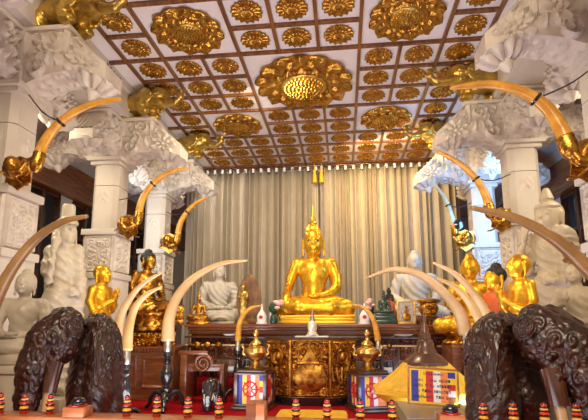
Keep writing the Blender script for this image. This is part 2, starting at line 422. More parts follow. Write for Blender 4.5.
# ---------------------------------------------------------------- carved columns
def arm_top(d):
    if d < .80: return 4.72
    if d < .93: return 4.72-.12*min((d-.80)/.02, 1)
    t = (d-.93)/.37; return 4.60-.02*min((d-.93)/.02, 1)-.36*t**.85
def arm_bot(d):
    t = min(max((d-.2)/1.1, 0), 1); return 3.98+.16*math.sin(PI*t)+.06*t
def spiral(D, Z, cx, cz, R, sg=1, turns=1.6, ph=0.):
    dx, dz = D-cx, Z-cz; r = np.hypot(dx, dz); th = np.arctan2(dz, dx)*sg
    return (.5+.5*np.cos(th+ph-turns*2*PI*r/R))**1.3*np.clip((1-r/R)*5, 0, 1)
def arm_relief(D, Z):
    # framed block with one large scroll and leaves
    blk = (D < .80)&(Z > 4.36)
    fx = np.maximum(np.abs(D-.52)/.24, np.abs(Z-4.54)/.15)
    fr = np.exp(-((fx-1)/.07)**2)*.7
    sc = np.maximum.reduce([spiral(D, Z, .62, 4.54, .13, 1), spiral(D, Z, .43, 4.56, .10, -1, 1.4, 1.), spiral(D, Z, .52, 4.46, .07, 1, 1.2, 2.)])
    a = np.where(blk, np.maximum(fr, sc*(fx < .92)), 0)
    # end scroll beyond the block
    a = np.maximum(a, spiral(D, Z, .90, 4.47, .12, -1, 1.6, .5)*(D > .80))
    # hanging pleats
    cx = .62; th = np.arctan2(D-cx, 4.62-Z); r = np.hypot(D-cx, Z-4.62)
    pl = (.5+.5*np.cos(th*17+r*8))**1.5*np.clip((r-.20)*20, 0, 1)*np.clip((.40-r)*20, 0, 1)*(Z < 4.39)
    a = np.maximum(a, pl)
    # large flower at the drooping end
    r = np.hypot((D-.98)*.9, Z-4.26); th = np.arctan2(Z-4.26, D-.98)
    fl = np.maximum(np.clip(1-r*22, 0, 1), np.maximum(petals(r, th, 7, .03, .12)*.95, petals(r, th+.45, 9, .09, .21)*.9))
    a = np.where((r < .20), np.maximum(fl, a*np.clip(r*8-.6, 0, 1)*.3), a)
    lf = spiral(D, Z, .42, 4.22, .13, 1, 1.5, 2.)
    return np.maximum(a, lf*(Z < 4.34))
def arm_mesh(L_=1.28):
    m = MB(); W = .215; nd, nz = 72, 44; k = L_/1.28
    ds = np.linspace(.2, L_, nd)
    def zz(d, t): dd = d/k if d > .2 else d; return arm_bot(dd)+(arm_top(dd)-arm_bot(dd))*t
    D = np.array([[d for d in ds] for j in range(nz)]); Z = np.array([[zz(d, j/(nz-1)) for d in ds] for j in range(nz)])
    R = arm_relief(D/k, Z)*.075
    wd = np.array([[W*(1-.12*((d-.2)/(L_-.2))) for d in ds]]*nz)
    for s in (-1, 1):
        V = [(ds[i], s*(wd[j, i]+R[j, i]*(0 < j < nz-1)*(0 < i < nd-1)), Z[j, i]) for j in range(nz) for i in range(nd)]
        m.add(V, [(j*nd+i, j*nd+i+1, (j+1)*nd+i+1, (j+1)*nd+i) for j in range(nz-1) for i in range(nd-1)])
    def strip(t, up):
        nw = 17; V = []
        for i in range(nd):
            z = zz(ds[i], t)
            for q in range(nw):
                y = (q/(nw-1)*2-1)*wd[0, i]; a = 0
                if 0 < q < nw-1:
                    if up and ds[i] > .96*k: a = .03*math.sin(q/(nw-1)*PI*5)**2
                    if not up: a = -.035*foliage(ds[i], y, 5, 9)*(0 < i < nd-1)
                V.append((ds[i], y, z+a))
        m.add(V, [(i*nw+q, i*nw+q+1, (i+1)*nw+q+1, (i+1)*nw+q) for i in range(nd-1) for q in range(nw-1)])
    strip(1, True); strip(0, False)
    e = W*.88; m.add([(L_, -e, zz(L_, 0)), (L_, e, zz(L_, 0)), (L_, e, zz(L_, 1)), (L_, -e, zz(L_, 1))], [(0, 1, 2, 3)])
    # abacus moulding along the top of the block
    m.box(.2, .84*k, -W-.05, W+.05, 4.675, 4.735, .012)
    return m
def lotus_tip():
    m = MB(); nr, nt = 12, 72; V = []
    for j in range(nr):
        for i in range(nt):
            th = 2*PI*i/nt; a = abs(((th*9/(2*PI)) % 1)-.5)*2; R = .27*(1-.25*a**2)*(j/(nr-1)); r = j/(nr-1)
            h = -.10*(1-r*r)-.05*(1-a)*math.sin(PI*r)
            V.append((R*math.cos(th), R*math.sin(th), h))
    m.add(V, [(j*nt+i, j*nt+(i+1) % nt, (j+1)*nt+(i+1) % nt, (j+1)*nt+i) for j in range(nr-1) for i in range(nt)])
    m.lathe([(.255, 0), (.18, .05), (.05, .07)], 36)
    m.lathe([(.012, -.24), (.05, -.2), (.085, -.13), (.06, -.07)], 16)
    return m
arm_long = arm_mesh(1.28).build('bracket', M['stone']); arm_short = arm_mesh(.99).build('bracket', M['stone'])
lot = lotus_tip().build('lotus_pendant', M['stone'])
for o in (arm_long, arm_short, lot): C.objects.unlink(o)
def dado_fn(U, V):
    a = np.maximum(np.abs(U), np.abs(V)); fr = np.clip(1-np.abs(a-.93)*14, 0, 1)
    r = np.hypot(U, V); th = np.arctan2(V, U)
    c = np.maximum(petals(r, th, 8, .05, .42), np.clip(1-r*9, 0, 1)); c2 = foliage(np.abs(U)+.1, np.abs(V)+.1, 2.2, 5)
    return np.maximum(fr, np.where(r < .4, c, c2*(a < .86)))
dadop = relief_mb(.50, .60, dado_fn, .035, 60, 66).build('carved_panel', M['stone']); C.objects.unlink(dadop)
crest = relief_mb(.2, .22, lambda U, V: np.clip(1-np.hypot(U*.9, V*.9), 0, 1)*(.5+.5*np.cos(np.abs(U)*7+V*5)), .03, 22, 22).build('carved_crest', M['stone']); C.objects.unlink(crest)
def clone(src, parent, loc, rz=0, rx=0, ry=0):
    c = src.copy(); C.objects.link(c); c.parent = parent; c.location = loc; c.rotation_euler = (rx, ry, rz); return c
def column(x, y, label, arms):
    t = thing('carved_column', label, 'column', (x, y, 0))
    MB().box(-.34, .34, -.34, .34, 0, .35, .02).box(-.28, .28, -.28, .28, .35, 2.08, .01).box(-.31, .31, -.31, .31, 1.98, 2.08, .015).box(-.255, .255, -.255, .255, 2.08, 2.72).box(-.31, .31, -.31, .31, 2.70, 2.80, .02).build('dado', M['white'], t)
    q = .225; c = .07; oc = [(-q+c, -q), (q-c, -q), (q, -q+c), (q, q-c), (q-c, q), (-q+c, q), (-q, q-c), (-q, -q+c)]
    s = MB()
    for z0, z1 in ((2.8, 3.55), (3.56, 3.98)):
        n = 8; v = [(a, b, z0) for a, b in oc]+[(a, b, z1) for a, b in oc]
        s.add(v, [tuple(range(8)), tuple(range(8, 16))]+[(i, (i+1) % 8, (i+1) % 8+8, i+8) for i in range(8)])
    s.build('shaft', M['white'], t)
    MB().box(-.26, .26, -.26, .26, 3.92, 3.985, .012).box(-.31, .31, -.31, .31, 3.985, 4.05, .015).box(-.27, .27, -.27, .27, 4.05, 4.74, .01).build('capital', M['white'], t)
    for a in range(4):
        r = a*PI/2; nx, ny = math.sin(r), -math.cos(r)
        clone(dadop, t, (nx*.262, ny*.262, 2.39), r)
        clone(crest, t, (nx*.228, ny*.228, 3.36), r)
    for ang, ln in arms:
        src = arm_long if ln else arm_short
        b = clone(src, t, (0, 0, 0), ang)
        d = 1.07 if ln else .83
        p = clone(lot, b, (d, 0, arm_bot(1.05)-.01), 0, 0, .35)
    return t
FULL = [(0, 1), (PI/2, 0), (PI, 1), (-PI/2, 0)]
column(-3.38, 4.70, 'white carved column behind the seated white buddha at the left edge', FULL)
column(-3.38, 7.1, 'white carved column behind the left gold praying monk', FULL)
column(-3.38, 9.1, 'white carved column behind the gilded buddha with black hair', FULL)
column(3.38, 4.62, 'white carved column at the right edge, beside the cream standing figure', FULL)
column(3.38, 7.1, 'white carved column behind the right gold praying monk', FULL)
column(3.38, 9.1, 'white carved column in bluish light behind the tusks right of the altar', FULL)
column(-3.38, 3.1, 'nearest white carved column of the left row, only its bracket in view', FULL)
column(3.38, 3.1, 'nearest white carved column of the right row, only its bracket in view', FULL)

# ---------------------------------------------------------------- ceiling rosettes
def rosette(R, n, big_=False):
    nr, nt = (30, 288) if big_ else (14, 96); V = []
    rr = np.linspace(0, 1, nr)
    for r in rr:
        for i in range(nt):
            th = 2*PI*i/nt; a = abs(((th*n/(2*PI)) % 1)-.5)*2
            ro = R*(1-(.09 if big_ else .15)*a**1.5)
            if big_:
                h = .55*petals(np.array(r), np.array(th), n, .66, 1.03)+.5*petals(np.array(r), np.array(th+PI/n), n, .52, .88)+.55*np.exp(-((r-.53)/.03)**2)
                if r < .5: h += .18
            else:
                h = .55*petals(np.array(r), np.array(th), n, .52, 1.05)+.6*np.exp(-((r-.46)/.07)**2)+.25*(r < .45)+.5*np.exp(-(r/.2)**2)+.12*math.cos(n*th)*(r > .2)*(r < .42)
            h = float(h)*(.16 if not big_ else .2)*R/.23*.23 + .06*R
            V.append((ro*r*math.cos(th), ro*r*math.sin(th), -h-(.012)))
    m = MB(); m.add(V, [(j*nt+i, j*nt+(i+1) % nt, (j+1)*nt+(i+1) % nt, (j+1)*nt+i) for j in range(nr-1) for i in range(nt)])
    V2 = [(R*.9*math.cos(2*PI*i/nt), R*.9*math.sin(2*PI*i/nt), 0) for i in range(nt)]
    st = len(m.v); m.add(V2, []); m.f += [((nr-1)*nt+i, (nr-1)*nt+(i+1) % nt, st+(i+1) % nt, st+i) for i in range(nt)]
    return m
rs = rosette(.215, 16).build('ceiling_rosette', M['gold_ceiling'], smooth=True); C.objects.unlink(rs)
ordn = ['first', 'second', 'third', 'fourth', 'fifth', 'sixth', 'seventh', 'eighth', 'ninth', 'tenth', 'eleventh']
small.sort(key=lambda s: (s[2], s[0])); byrow = {}
for s in small: byrow.setdefault(s[2], []).append(s)
for k, row in byrow.items():
    for i, (x, y, _, w_) in enumerate(row):
        c = rs.copy(); C.objects.link(c); c.location = (x, y, CZ); c.rotation_euler = (0, 0, random.uniform(-.1, .1))
        tag(c, 'small gilded flower rosette in the %s ceiling row from the curtain, %s from the left' % (ordn[k], ordn[i]), 'rosette', 'small gilded rosettes in the ceiling coffers')
def big_lotus(x, y, R, label, n=12):
    t = thing('ceiling_lotus', label, 'ceiling lotus', (x, y, CZ), 0, 'large gilded lotus reliefs on the ceiling')
    rosette(R, n, True).build('petal_ring', M['gold_ceiling'], t, smooth=True)
    sd = MB()
    sd.lathe([(R*.47, -.02), (R*.47, -R*.13), (R*.42, -R*.165), (.001, -R*.20)], 48)
    sd.build('seed_head', M['bronze'], t, smooth=True)
    s2 = MB()
    for ring, cnt in ((.07, 6), (.15, 12), (.23, 18), (.31, 24), (.39, 30)):
        for q in range(cnt):
            a = 2*PI*q/cnt+ring*9; cx_, cy_ = R*ring*math.cos(a), R*ring*math.sin(a); r_ = R*.026; dz = R*.025*(ring/.4)**2
            s2.lathe([(r_, -R*.12+dz), (r_, -R*.205+dz), (r_*.5, -R*.225+dz)], 6, (cx_, cy_, 0))
    s2.build('seed_beads', M['gold_ceiling'], t)
big_lotus(0, Y0-6.5*CE, .82, 'largest gilded lotus relief in the middle of the ceiling', 14)
yb = Y0-4*CE; ya = Y0-9*CE
big_lotus(-2.5*CE, yb, .50, 'gilded lotus relief on the left of the ceiling, nearer the curtain')
big_lotus(2.5*CE, yb, .50, 'gilded lotus relief on the right of the ceiling, nearer the curtain')
big_lotus(-2.5*CE, ya, .50, 'gilded lotus relief with dotted centre at the top left of the ceiling')
big_lotus(2.5*CE, ya, .50, 'gilded lotus relief with dotted centre at the top right of the ceiling')

# ---------------------------------------------------------------- curtain
def curtain(x0, x1, seed, label):
    rnd = random.Random(seed); n = 420; nz = 14; V = []; ph = 0; xs = []
    offs = []; 
    for i in range(n):
        t = i/(n-1); ph += (2*PI*(x1-x0)/n)/(.21+.09*math.sin(t*31+seed)+.05*math.sin(t*77)); offs.append(ph)
    for j in range(nz):
        z = .02+(5.12-.02)*j/(nz-1); am = .10+.03*(1-j/(nz-1))
        for i in range(n):
            t = i/(n-1); x = x0+(x1-x0)*t
            y = 10.85+am*(math.sin(offs[i])+.35*math.sin(2*offs[i]+1.2*j/nz))+.02*math.sin(t*17+j*.3)
            V.append((x+.015*math.sin(offs[i]*2), y, z))
    m = MB(); m.add(V, [(j*n+i, j*n+i+1, (j+1)*n+i+1, (j+1)*n+i) for j in range(nz-1) for i in range(n-1)])
    o = m.build('curtain', M['curtain'], None, smooth=True); o.modifiers.new('thick', 'SOLIDIFY').thickness = .004
    tag(o, label, 'curtain')
    t = 0
    hk = MB().box(-.03, .03, 10.76, 10.80, 5.06, 5.17, .01).build('header_tab', M['panel'], o); x = x0+.06; hk.location.x = x
    while x < x1-.25: x += .2; q = hk.copy(); C.objects.link(q); q.location.x = x
curtain(-3.3, .02, 2, 'grey cream pleated curtain hanging behind the left half of the altar')
curtain(.04, 3.3, 5, 'warm beige pleated curtain hanging behind the right half of the altar')
tag(MB().box(-3.3, 3.3, 10.80, 10.88, 5.195, 5.245, .008).build('curtain_track', M['wood']), 'dark rail at the ceiling edge carrying the pleated curtains', 'curtain rail')
for i, x in enumerate((-.07, .10)):
    o = MB().lathe([(.012, 5.12), (.02, 5.06), (.045, 5.02), (.03, 4.98), (.05, 4.90), (.055, 4.72), (.01, 4.71)], 12, (x, 10.70, 0)).tube([(x, 10.70, 5.2), (x, 10.70, 5.05)], .008, 6).build('curtain_tassel', M['yellow'])
    tag(o, 'yellow tassel hanging at the curtain top, %s of the pair' % ('left' if i == 0 else 'right'), 'tassel', 'pair of yellow curtain tassels')

# ---------------------------------------------------------------- figures
def rot_prims(prims, c, rx=0., rz=0.):
    R = Matrix.Rotation(rz, 3, 'Z') @ Matrix.Rotation(rx, 3, 'X'); R = np.array(R); c = np.array(c, float); out = []
    for p in prims:
        if p[0] == 'e': out.append(('e', R@(p[1]-c)+c, p[2], p[3]))
        elif p[0] == 'c': out.append(('c', R@(p[1]-c)+c, R@(p[2]-c)+c, p[3], p[4], p[5]))
        else: out.append(p)
    return out
def head(c, s, top='bun', ears=True):
    """s = half the height chin to crown; face looks to -y"""
    x, y, z = c; P_ = lambda a, b, d: (x+a*s, y+b*s, z+d*s)
    L = [E_(P_(0, .12, .22), (.74*s, .84*s, .78*s), .05*s), E_(P_(0, -.10, -.22), (.66*s, .70*s, .78*s), .2*s),
         K_(P_(0, -.78, .12), P_(0, -.90, -.20), .055*s, .095*s, .06*s), K_(P_(0, -.74, .2), P_(-.46, -.58, .26), .07*s, .05*s, .10*s), K_(P_(0, -.74, .2), P_(.46, -.58, .26), .07*s, .05*s, .10*s),
         E_(P_(-.27, -.66, .04), (.18*s, .15*s, .085*s), .02*s), E_(P_(.27, -.66, .04), (.18*s, .15*s, .085*s), .02*s),
         K_(P_(-.17, -.73, -.42), P_(.17, -.75, -.42), .065*s, .065*s, .03*s), K_(P_(-.11, -.74, -.53), P_(.11, -.74, -.53), .065*s, .065*s, .04*s),
         E_(P_(0, -.58, -.76), (.22*s, .18*s, .16*s), .12*s)]
    if ears:
        for q in (-1, 1): L += [K_(P_(q*.72, .05, .18), P_(q*.78, .10, -.30), .14*s, .10*s, .05*s), K_(P_(q*.78, .10, -.30), P_(q*.76, .08, -.86), .08*s, .10*s, .04*s)]
    if top == 'bun': L += [E_(P_(0, .14, .98), (.42*s, .44*s, .32*s), .10*s)]
    return L
def hand(w_, d, n, side, s):
    """palm at w_, fingers along d, n = back of hand, thumb to 'side'"""
    w_ = Vector(w_); d = Vector(d).normalized(); n = Vector(n).normalized(); sd = Vector(side).normalized(); L = [K_(w_, w_+d*.055*s, .030*s, .034*s, .02*s)]
    for i, ln in enumerate((.075, .09, .082, .062)):
        b = w_+d*.06*s+sd*(.030-.020*i)*s; k = b+d*ln*.5*s; e = k+d*ln*.5*s-n*.015*s
        L += [K_(b, k, .0125*s, .0115*s, .004*s), K_(k, e, .0115*s, .009*s, .004*s)]
    b = w_+d*.015*s+sd*.03*s; L += [K_(b, b+d*.03*s+sd*.025*s, .014*s, .012*s, .01*s), K_(b+d*.03*s+sd*.025*s, b+d*.065*s+sd*.02*s, .012*s, .009*s, .005*s)]
    return L
def narrow(prims, w_):
    return [('e', p[1]*np.array([w_, 1, 1]), p[2], p[3]) if p[0] == 'e' else ('c', p[1]*np.array([w_, 1, 1]), p[2]*np.array([w_, 1, 1]), p[3], p[4], p[5]) for p in prims]
def seated(pose='touch', hs=.118, top='bun', belly=0., turn=0., nod=0.):
    """seated cross-legged figure, 1.0 from seat to crown, facing -y"""
    hd = rot_prims(head((0, -.01, .845), hs, top), (0, .02, .74), -nod, turn)
    L = [E_((0, .05, .10), (.22, .19, .14), .05), K_((0, .04, .14), (0, .03, .36), .155, .135, .06), E_((0, .02, .50), (.185, .125, .15), .07),
         K_((-.185, .04, .605), (.185, .04, .605), .062, .062, .06), K_((0, .03, .62), (0, .01, .76), .062, .058, .04)]
    L += hd
    for q in (-1, 1):
        L += chain([(q*.12, .04, .09), (q*.26, -.10, .085), (q*.385, -.20, .08)], [.13, .115, .085], .04)
    L += chain([(-.385, -.20, .085), (-.18, -.32, .09), (.12, -.30, .125)], [.08, .068, .045], .03)
    L += chain([(.385, -.20, .075), (.2, -.33, .07), (-.12, -.36, .07)], [.08, .068, .045], .03)
    L += [K_((.10, -.30, .135), (.25, -.26, .155), .040, .030, .02), K_((-.10, -.36, .06), (-.2, -.33, .06), .04, .03, .02)]
    # left arm in the lap
    L += chain([(.215, .04, .60), (.275, .03, .44), (.285, .00, .33)], [.072, .062, .052], .03)
    L += chain([(.285, .00, .33), (.19, -.14, .235), (.09, -.22, .205)], [.052, .044, .034], .02)
    L += hand((.07, -.235, .20), (-1, -.1, -.05), (0, -.2, -1), (0, -1, .15), .9)
    if pose == 'touch':
        L += chain([(-.215, .04, .60), (-.28, .03, .44), (-.305, -.01, .33)], [.072, .062, .052], .03)
        L += chain([(-.305, -.01, .33), (-.325, -.14, .26), (-.325, -.24, .205)], [.052, .042, .034], .02)
        L += hand((-.325, -.262, .185), (0, -.45, -1), (0, -1, .4), (1, 0, 0), 1.05)
    elif pose == 'lap':
        L += chain([(-.215, .04, .60), (-.275, .03, .44), (-.285, .00, .33)], [.072, .062, .052], .03)
        L += chain([(-.285, .00, .33), (-.19, -.15, .245), (-.09, -.24, .225)], [.052, .044, .034], .02)
        L += hand((-.07, -.25, .225), (1, -.1, -.05), (0, -.2, -1), (0, -1, .15), .9)
    elif pose == 'teach':
        L = L[:-0] if False else L
        L += chain([(-.215, .04, .60), (-.275, .02, .44), (-.27, -.03, .34)], [.072, .060, .052], .03)
        L += chain([(-.27, -.03, .34), (-.17, -.15, .40), (-.08, -.20, .45)], [.052, .042, .034], .02)
        L += hand((-.07, -.205, .465), (.25, -.1, 1), (-.3, -1, 0), (1, -.3, 0), .95)
    elif pose == 'pray':
        L += chain([(-.215, .04, .60), (-.27, .02, .44), (-.25, -.03, .36)], [.072, .060, .052], .03)
        L += chain([(-.25, -.03, .36), (-.12, -.14, .44), (-.03, -.20, .50)], [.052, .042, .034], .02)
    return L
def drape(hem=.012, fold=.006, k=60, bare=True, curls=None):
    """robe over the left shoulder with a hem line, folds, and hair curls above the brow"""
    def f(V, N):
        x, y, z = V[:, 0], V[:, 1], V[:, 2]
        line = (z-.42)-(.62-x*1.15-.26)*1.0           # robe covers below/right of a slanting line
        cover = np.clip((x*1.25+.02-(z-.46)*.75+.06)*40, 0, 1)*np.clip((.66-z)*40, 0, 1)
        low = np.clip((.27-z)*30, 0, 1)
        cov = np.maximum(cover, low) if bare else np.clip((.67-z)*40, 0, 1)
        arc = np.sqrt((x-.28)**2+(z-.72)**2)
        d = hem*cov+fold*cov*np.sin(arc*k)*np.clip((z-.18)*12, 0, 1)+fold*low*np.sin(np.hypot(x, z*2)*k*.7)
        if curls is not None:
            z0, y0, a = curls
            hairz = (z > z0+np.clip((-.05-y), 0, 1)*.7)&(z < 1.2)&(np.abs(x) < .105)
            d = d+hairz*a*(1+np.sin(x*230)*np.sin(z*230+y*120)*1.0)
        return d
    return f
def squeeze(prims, w_):
    out = []
    for p in prims:
        if p[0] == 'e': out.append(('e', p[1]*np.array([w_, w_, 1]), p[2]*np.array([w_, w_*.5+.5, 1]), p[3]))
        elif p[0] == 'c': out.append(('c', p[1]*np.array([w_, 1, 1]), p[2]*np.array([w_, 1, 1]), p[3]*(w_+1)/2, p[4]*(w_+1)/2, p[5]))
        else: out.append(p)
    return out
def standing(pose='pray', hs=.066, top='bun', crown=False, nod=0., sk=1., w_=.82):
    """standing robed figure 1.0 tall, facing -y"""
    H_ = rot_prims(head((0, -.01, 1-hs), hs, top), (0, 0, .84), -nod, 0)
    L = [K_((0, .01, .80), (0, 0, .865), .036, .034, .02), K_((-.095, .01, .79), (.095, .01, .79), .036, .036, .03),
          E_((0, 0, .73), (.108, .075, .095), .04), K_((0, 0, .66), (0, 0, .56), .080, .078, .05), E_((0, .005, .51), (.108*sk, .085, .08), .05)]
    for q in (-1, 1):
        L += chain([(q*.048, .005, .50), (q*.054, 0, .28), (q*.056, .01, .06)], [.080*sk, .062*sk, .050*sk], .07)
        L += [K_((q*.05, .0, .025), (q*.062, -.085, .018), .026, .02, .02)]
        if pose == 'cheek' and q > 0:
            L += chain([(.118, .01, .785), (.15, .02, .66), (.135, -.05, .54), (.08, -.11, .55)], [.042, .036, .028, .020], .02)
            L += hand((.07, -.115, .55), (-1, -.1, .1), (0, -1, 0), (0, 0, 1), .62)
            L += chain([(.10, -.03, .80), (.13, -.05, .62), (.15, -.03, .40), (.16, -.01, .22)], [.05, .045, .04, .03], .03)
        if pose == 'pray':
            L += chain([(q*.118, .01, .785), (q*.145, .01, .69), (q*.14, -.02, .615)], [.040, .034, .029], .02)
            L += chain([(q*.14, -.02, .615), (q*.085, -.09, .66), (q*.018, -.135, .70)], [.029, .023, .018], .012)
            L += hand((q*.016, -.14, .705), (0, -.25, 1), (q, 0, 0), (0, .6, 0), .62)
    if pose == 'cheek':
        L += chain([(-.118, .01, .785), (-.15, -.01, .69), (-.145, -.05, .62)], [.042, .036, .031], .02)
        L += chain([(-.145, -.05, .62), (-.155, -.09, .71), (-.135, -.075, .79)], [.031, .024, .018], .012)
        L += hand((-.135, -.075, .80), (.1, .05, 1), (-1, -1, 0), (1, -.4, 0), .72)
    return squeeze(L, w_)+H_
def robe_folds(a=.004, k=95, z1=.80):
    def f(V, N):
        x, y, z = V[:, 0], V[:, 1], V[:, 2]
        th = np.arctan2(y, x); rg = lambda p: 1-2*np.abs(np.sin(p/2))**.7
        d = a*rg(z*k+np.cos(th)*5-3.5*np.abs(x)*14)*np.clip((.56-z)*8, 0, 1)
        d += a*.8*rg(np.hypot(x-.12, z-.90)*k*1.2)*np.clip((z-.5)*8, 0, 1)*np.clip((z1-z)*30, 0, 1)
        return d
    return f
def scaled(prims, s):
    out = []
    for p in prims:
        if p[0] == 'e': out.append(('e', p[1]*s, p[2]*s, p[3]*s))
        elif p[0] == 'c': out.append(('c', p[1]*s, p[2]*s, p[3]*s, p[4]*s, p[5]*s))
        else: out.append(('b', p[1]*s, p[2]*s, p[3]*s, p[4]*s))
    return out
def unit_body(name, prims, res, m, parent, s, loc=(0,0,0), rz=0., carve=None, only=None):
    o = body(name, prims, res, m, parent, carve); o.scale = (s, s, s); o.location = loc; o.rotation_euler = (0, 0, rz); return o
def hair_cap(c, s, bun=True, thick=1.07):
    x, y, z = c
    L = [E_((x, y+.16*s, z+.32*s), (.76*s*thick, .82*s*thick, .72*s*thick), .02*s)]
    L.append(('b', np.array((x, y-1.02*s, z-.38*s)), np.array((1.2*s, .62*s, .86*s)), .01*s, -.01))
    L.append(('b', np.array((x, y, z-.95*s)), np.array((1.2*s, 1.5*s, .55*s)), .01*s, -.01))
    if bun: L.append(E_((x, y+.14*s, z+1.06*s), (.42*s, .44*s, .34*s), .08*s))
    return L
def lotus_base(name, rx, ry, h, m, parent, z0=0, n=16):
    """double ring of lotus petals, oval"""
    nt = n*10; nr = 15; V = []
    for j in range(nr):
        t = j/(nr-1)
        for i in range(nt):
            th = 2*PI*i/nt; up = t > .5
            a = abs((((th*n/(2*PI))+(0 if up else .0)) % 1)-.5)*2
            base = 1-.16*math.sin(PI*min(abs(t-.5)*1.0/.5, 1)*.5+PI/2)**2
            k = base+.075*(1-a**2)*abs(math.sin(2*PI*t))
            V.append((rx*k*math.cos(th), ry*k*math.sin(th), z0+h*t))
    mb = MB(); mb.add(V, [(j*nt+i, j*nt+(i+1) % nt, (j+1)*nt+(i+1) % nt, (j+1)*nt+i) for j in range(nr-1) for i in range(nt)]+[tuple(range(nt))[::-1], tuple(range((nr-1)*nt, nr*nt))])
    return mb.build(name, m, parent)

# main golden figure --------------------------------------------------
S = 1.62
t = thing('golden_buddha_statue', 'large golden seated buddha with a flame finial in the middle of the altar', 'statue', (.11, 8.55, 1.25))
gm = M['gold_leaf']
o = unit_body('figure', seated('touch', hs=.168), .0075, gm, t, 1.66, (-.08, 0, .155), .06, drape(.011, .0012, 60, True, (.90, 0, .0045))); o.scale = (1.66*.93, 1.66, 1.66)
MB().box(-.68, .68, -.60, .42, 0, .05, .015).box(-.65, .65, -.57, .39, .05, .12, .012).box(-.68, .68, -.60, .42, .115, .162, .015).build('plinth', M['gold'], t)
for q in (-1, 1):
    MB().lathe([(.001, -.010), (.020, -.006), (.028, 0), (.020, .004)], 14, axis='y').build('eye', M['black'], t, loc=(-.08+q*.070+.012, -.232+q*.004, .155+1.66*.852)).scale = (1.35, 1, .50)
fl = MB().lathe([(.075, 0), (.085, .03), (.06, .06), (.072, .09), (.05, .13), (.058, .16), (.038, .20), (.045, .23), (.026, .28), (.032, .31), (.016, .37), (.02, .40), (.004, .52)], 20, (0, .02, 0))
for q in range(8):
    a = 2*PI*q/8; fl.tube([(.08*math.cos(a), .02+.08*math.sin(a), .0), (.085*math.cos(a), .02+.085*math.sin(a), .06), (.05*math.cos(a), .02+.05*math.sin(a), .13)], [.022, .018, .003], 6)
fl.build('flame_finial', M['gold'], t, loc=(-.09, .0, .155+1.66*.985)).scale = (1.35, 1.35, 1.02)

# white seated figures behind ------------------------------------------
t = thing('white_seated_statue', 'white stone seated buddha at the left end of the altar, behind the small gold buddha', 'statue', (-1.852, 8.66, 1.25))
unit_body('figure', seated('lap', hs=.125, nod=.1), .011, M['marble_grey'], t, 1.17, (.0, 0, .05), .35, drape(.012, .007, 85, False))
MB().box(-.50, .42, -.42, .30, 0, .05, .02).build('base_slab', M['marble_grey'], t)
t = thing('white_seated_statue', 'white stone seated buddha at the right end of the altar, behind the picture frame', 'statue', (1.962, 8.75, 1.25))
unit_body('figure', seated('lap', hs=.122, nod=.05), .011, M['marble_grey'], t, 1.36, (0, 0, .05), -.1, drape(.012, .008, 75, False))
MB().box(-.50, .50, -.45, .34, 0, .05, .02).build('base_slab', M['marble_grey'], t)

# small gold buddha on the altar at the left
t = thing('small_gold_buddha', 'small dark gold seated buddha in front of the left white seated statue', 'statue', (-2.019, 7.93, 1.25))
lotus_base('lotus_base', .215, .16, .11, M['gold_old'], t, 0, 12)
unit_body('figure', seated('touch', hs=.12), .02, M['gold_old'], t, .40, (0, 0, .09), .1, drape(.01, .004, 90, True))
MB().lathe([(.03, 0), (.034, .02), (.018, .05), (.02, .065), (.003, .13)], 12).build('flame_finial', M['gold_old'], t, loc=(0, 0, .09+.40*.98))

# white seated figure, far left
t = thing('white_seated_statue', 'glossy white seated buddha at the left edge in front of the carved column', 'statue', (-2.577, 4.12, 0))
MB().box(-.28, .28, -.26, .20, 0, .12, .02).box(-.25, .25, -.23, .18, .12, .80, .015).box(-.28, .28, -.26, .20, .80, .88, .02).box(-.26, .26, -.26, .20, .88, .98, .03).build('pedestal', M['marble'], t)
unit_body('figure', narrow(seated('lap', hs=.155, nod=.15), .93), .0105, M['marble'], t, .80, (0, .04, .97), .3, drape(.008, .003, 60, True))

# white standing figure, left
t = thing('white_standing_statue', 'tall white standing figure with a tall hat and hand raised to its cheek', 'statue', (-3.32, 5.85, 0))
MB().box(-.30, .30, -.29, .29, 0, .30, .03).build('pedestal', M['marble'], t)
unit_body('figure', standing('cheek', hs=.090, top=None, nod=.22, sk=1.0, w_=.70), .007, M['marble'], t, 2.46, (0, 0, .31), 1.0, robe_folds(.007, 120)).scale = (2.2, 2.2, 2.46)
hat = MB().lathe([(.155, 0), (.165, .03), (.15, .06), (.115, .09), (.105, .14), (.10, .30), (.085, .33), (.001, .335)], 24)
hat.move(Matrix.Scale(.88, 4)); hat.build('hat', M['marble'], t, loc=(.05, -.05, .31+2.46*.945))
sh = MB()
def shawl(u, v):
    a = (u-.5)*2; return (.0+a*.20, .16-.06*a*a+.02*math.sin(v*30+a*6), 2.20-1.5*v)
sh.grid(shawl, 24, 40); o = sh.build('shawl', M['marble'], t, smooth=True); o.rotation_euler = (0, 0, .75); o.modifiers.new('th', 'SOLIDIFY').thickness = .03

# white standing figure, right
t = thing('cream_standing_statue', 'tall cream standing figure with a pointed topknot and raised hand, at the right', 'statue', (3.33, 6.15, 0))
MB().box(-.30, .30, -.29, .29, 0, .44, .03).build('pedestal', M['statue_cream'], t)
unit_body('figure', standing('cheek', hs=.098, top=None, nod=.12, sk=1.2, w_=.84), .0075, M['statue_cream'], t, 2.45, (0, 0, .44), -.95, robe_folds(.006, 120)).scale = (2.3, 2.3, 2.45)
MB().lathe([(.15, -.03), (.165, 0), (.15, .03), (.08, .05), (.07, .09), (.09, .12), (.075, .16), (.05, .24), (.03, .27), (.001, .275)], 24).build('topknot', M['statue_cream'], t, loc=(-.01, -.01, .44+2.45*.955))

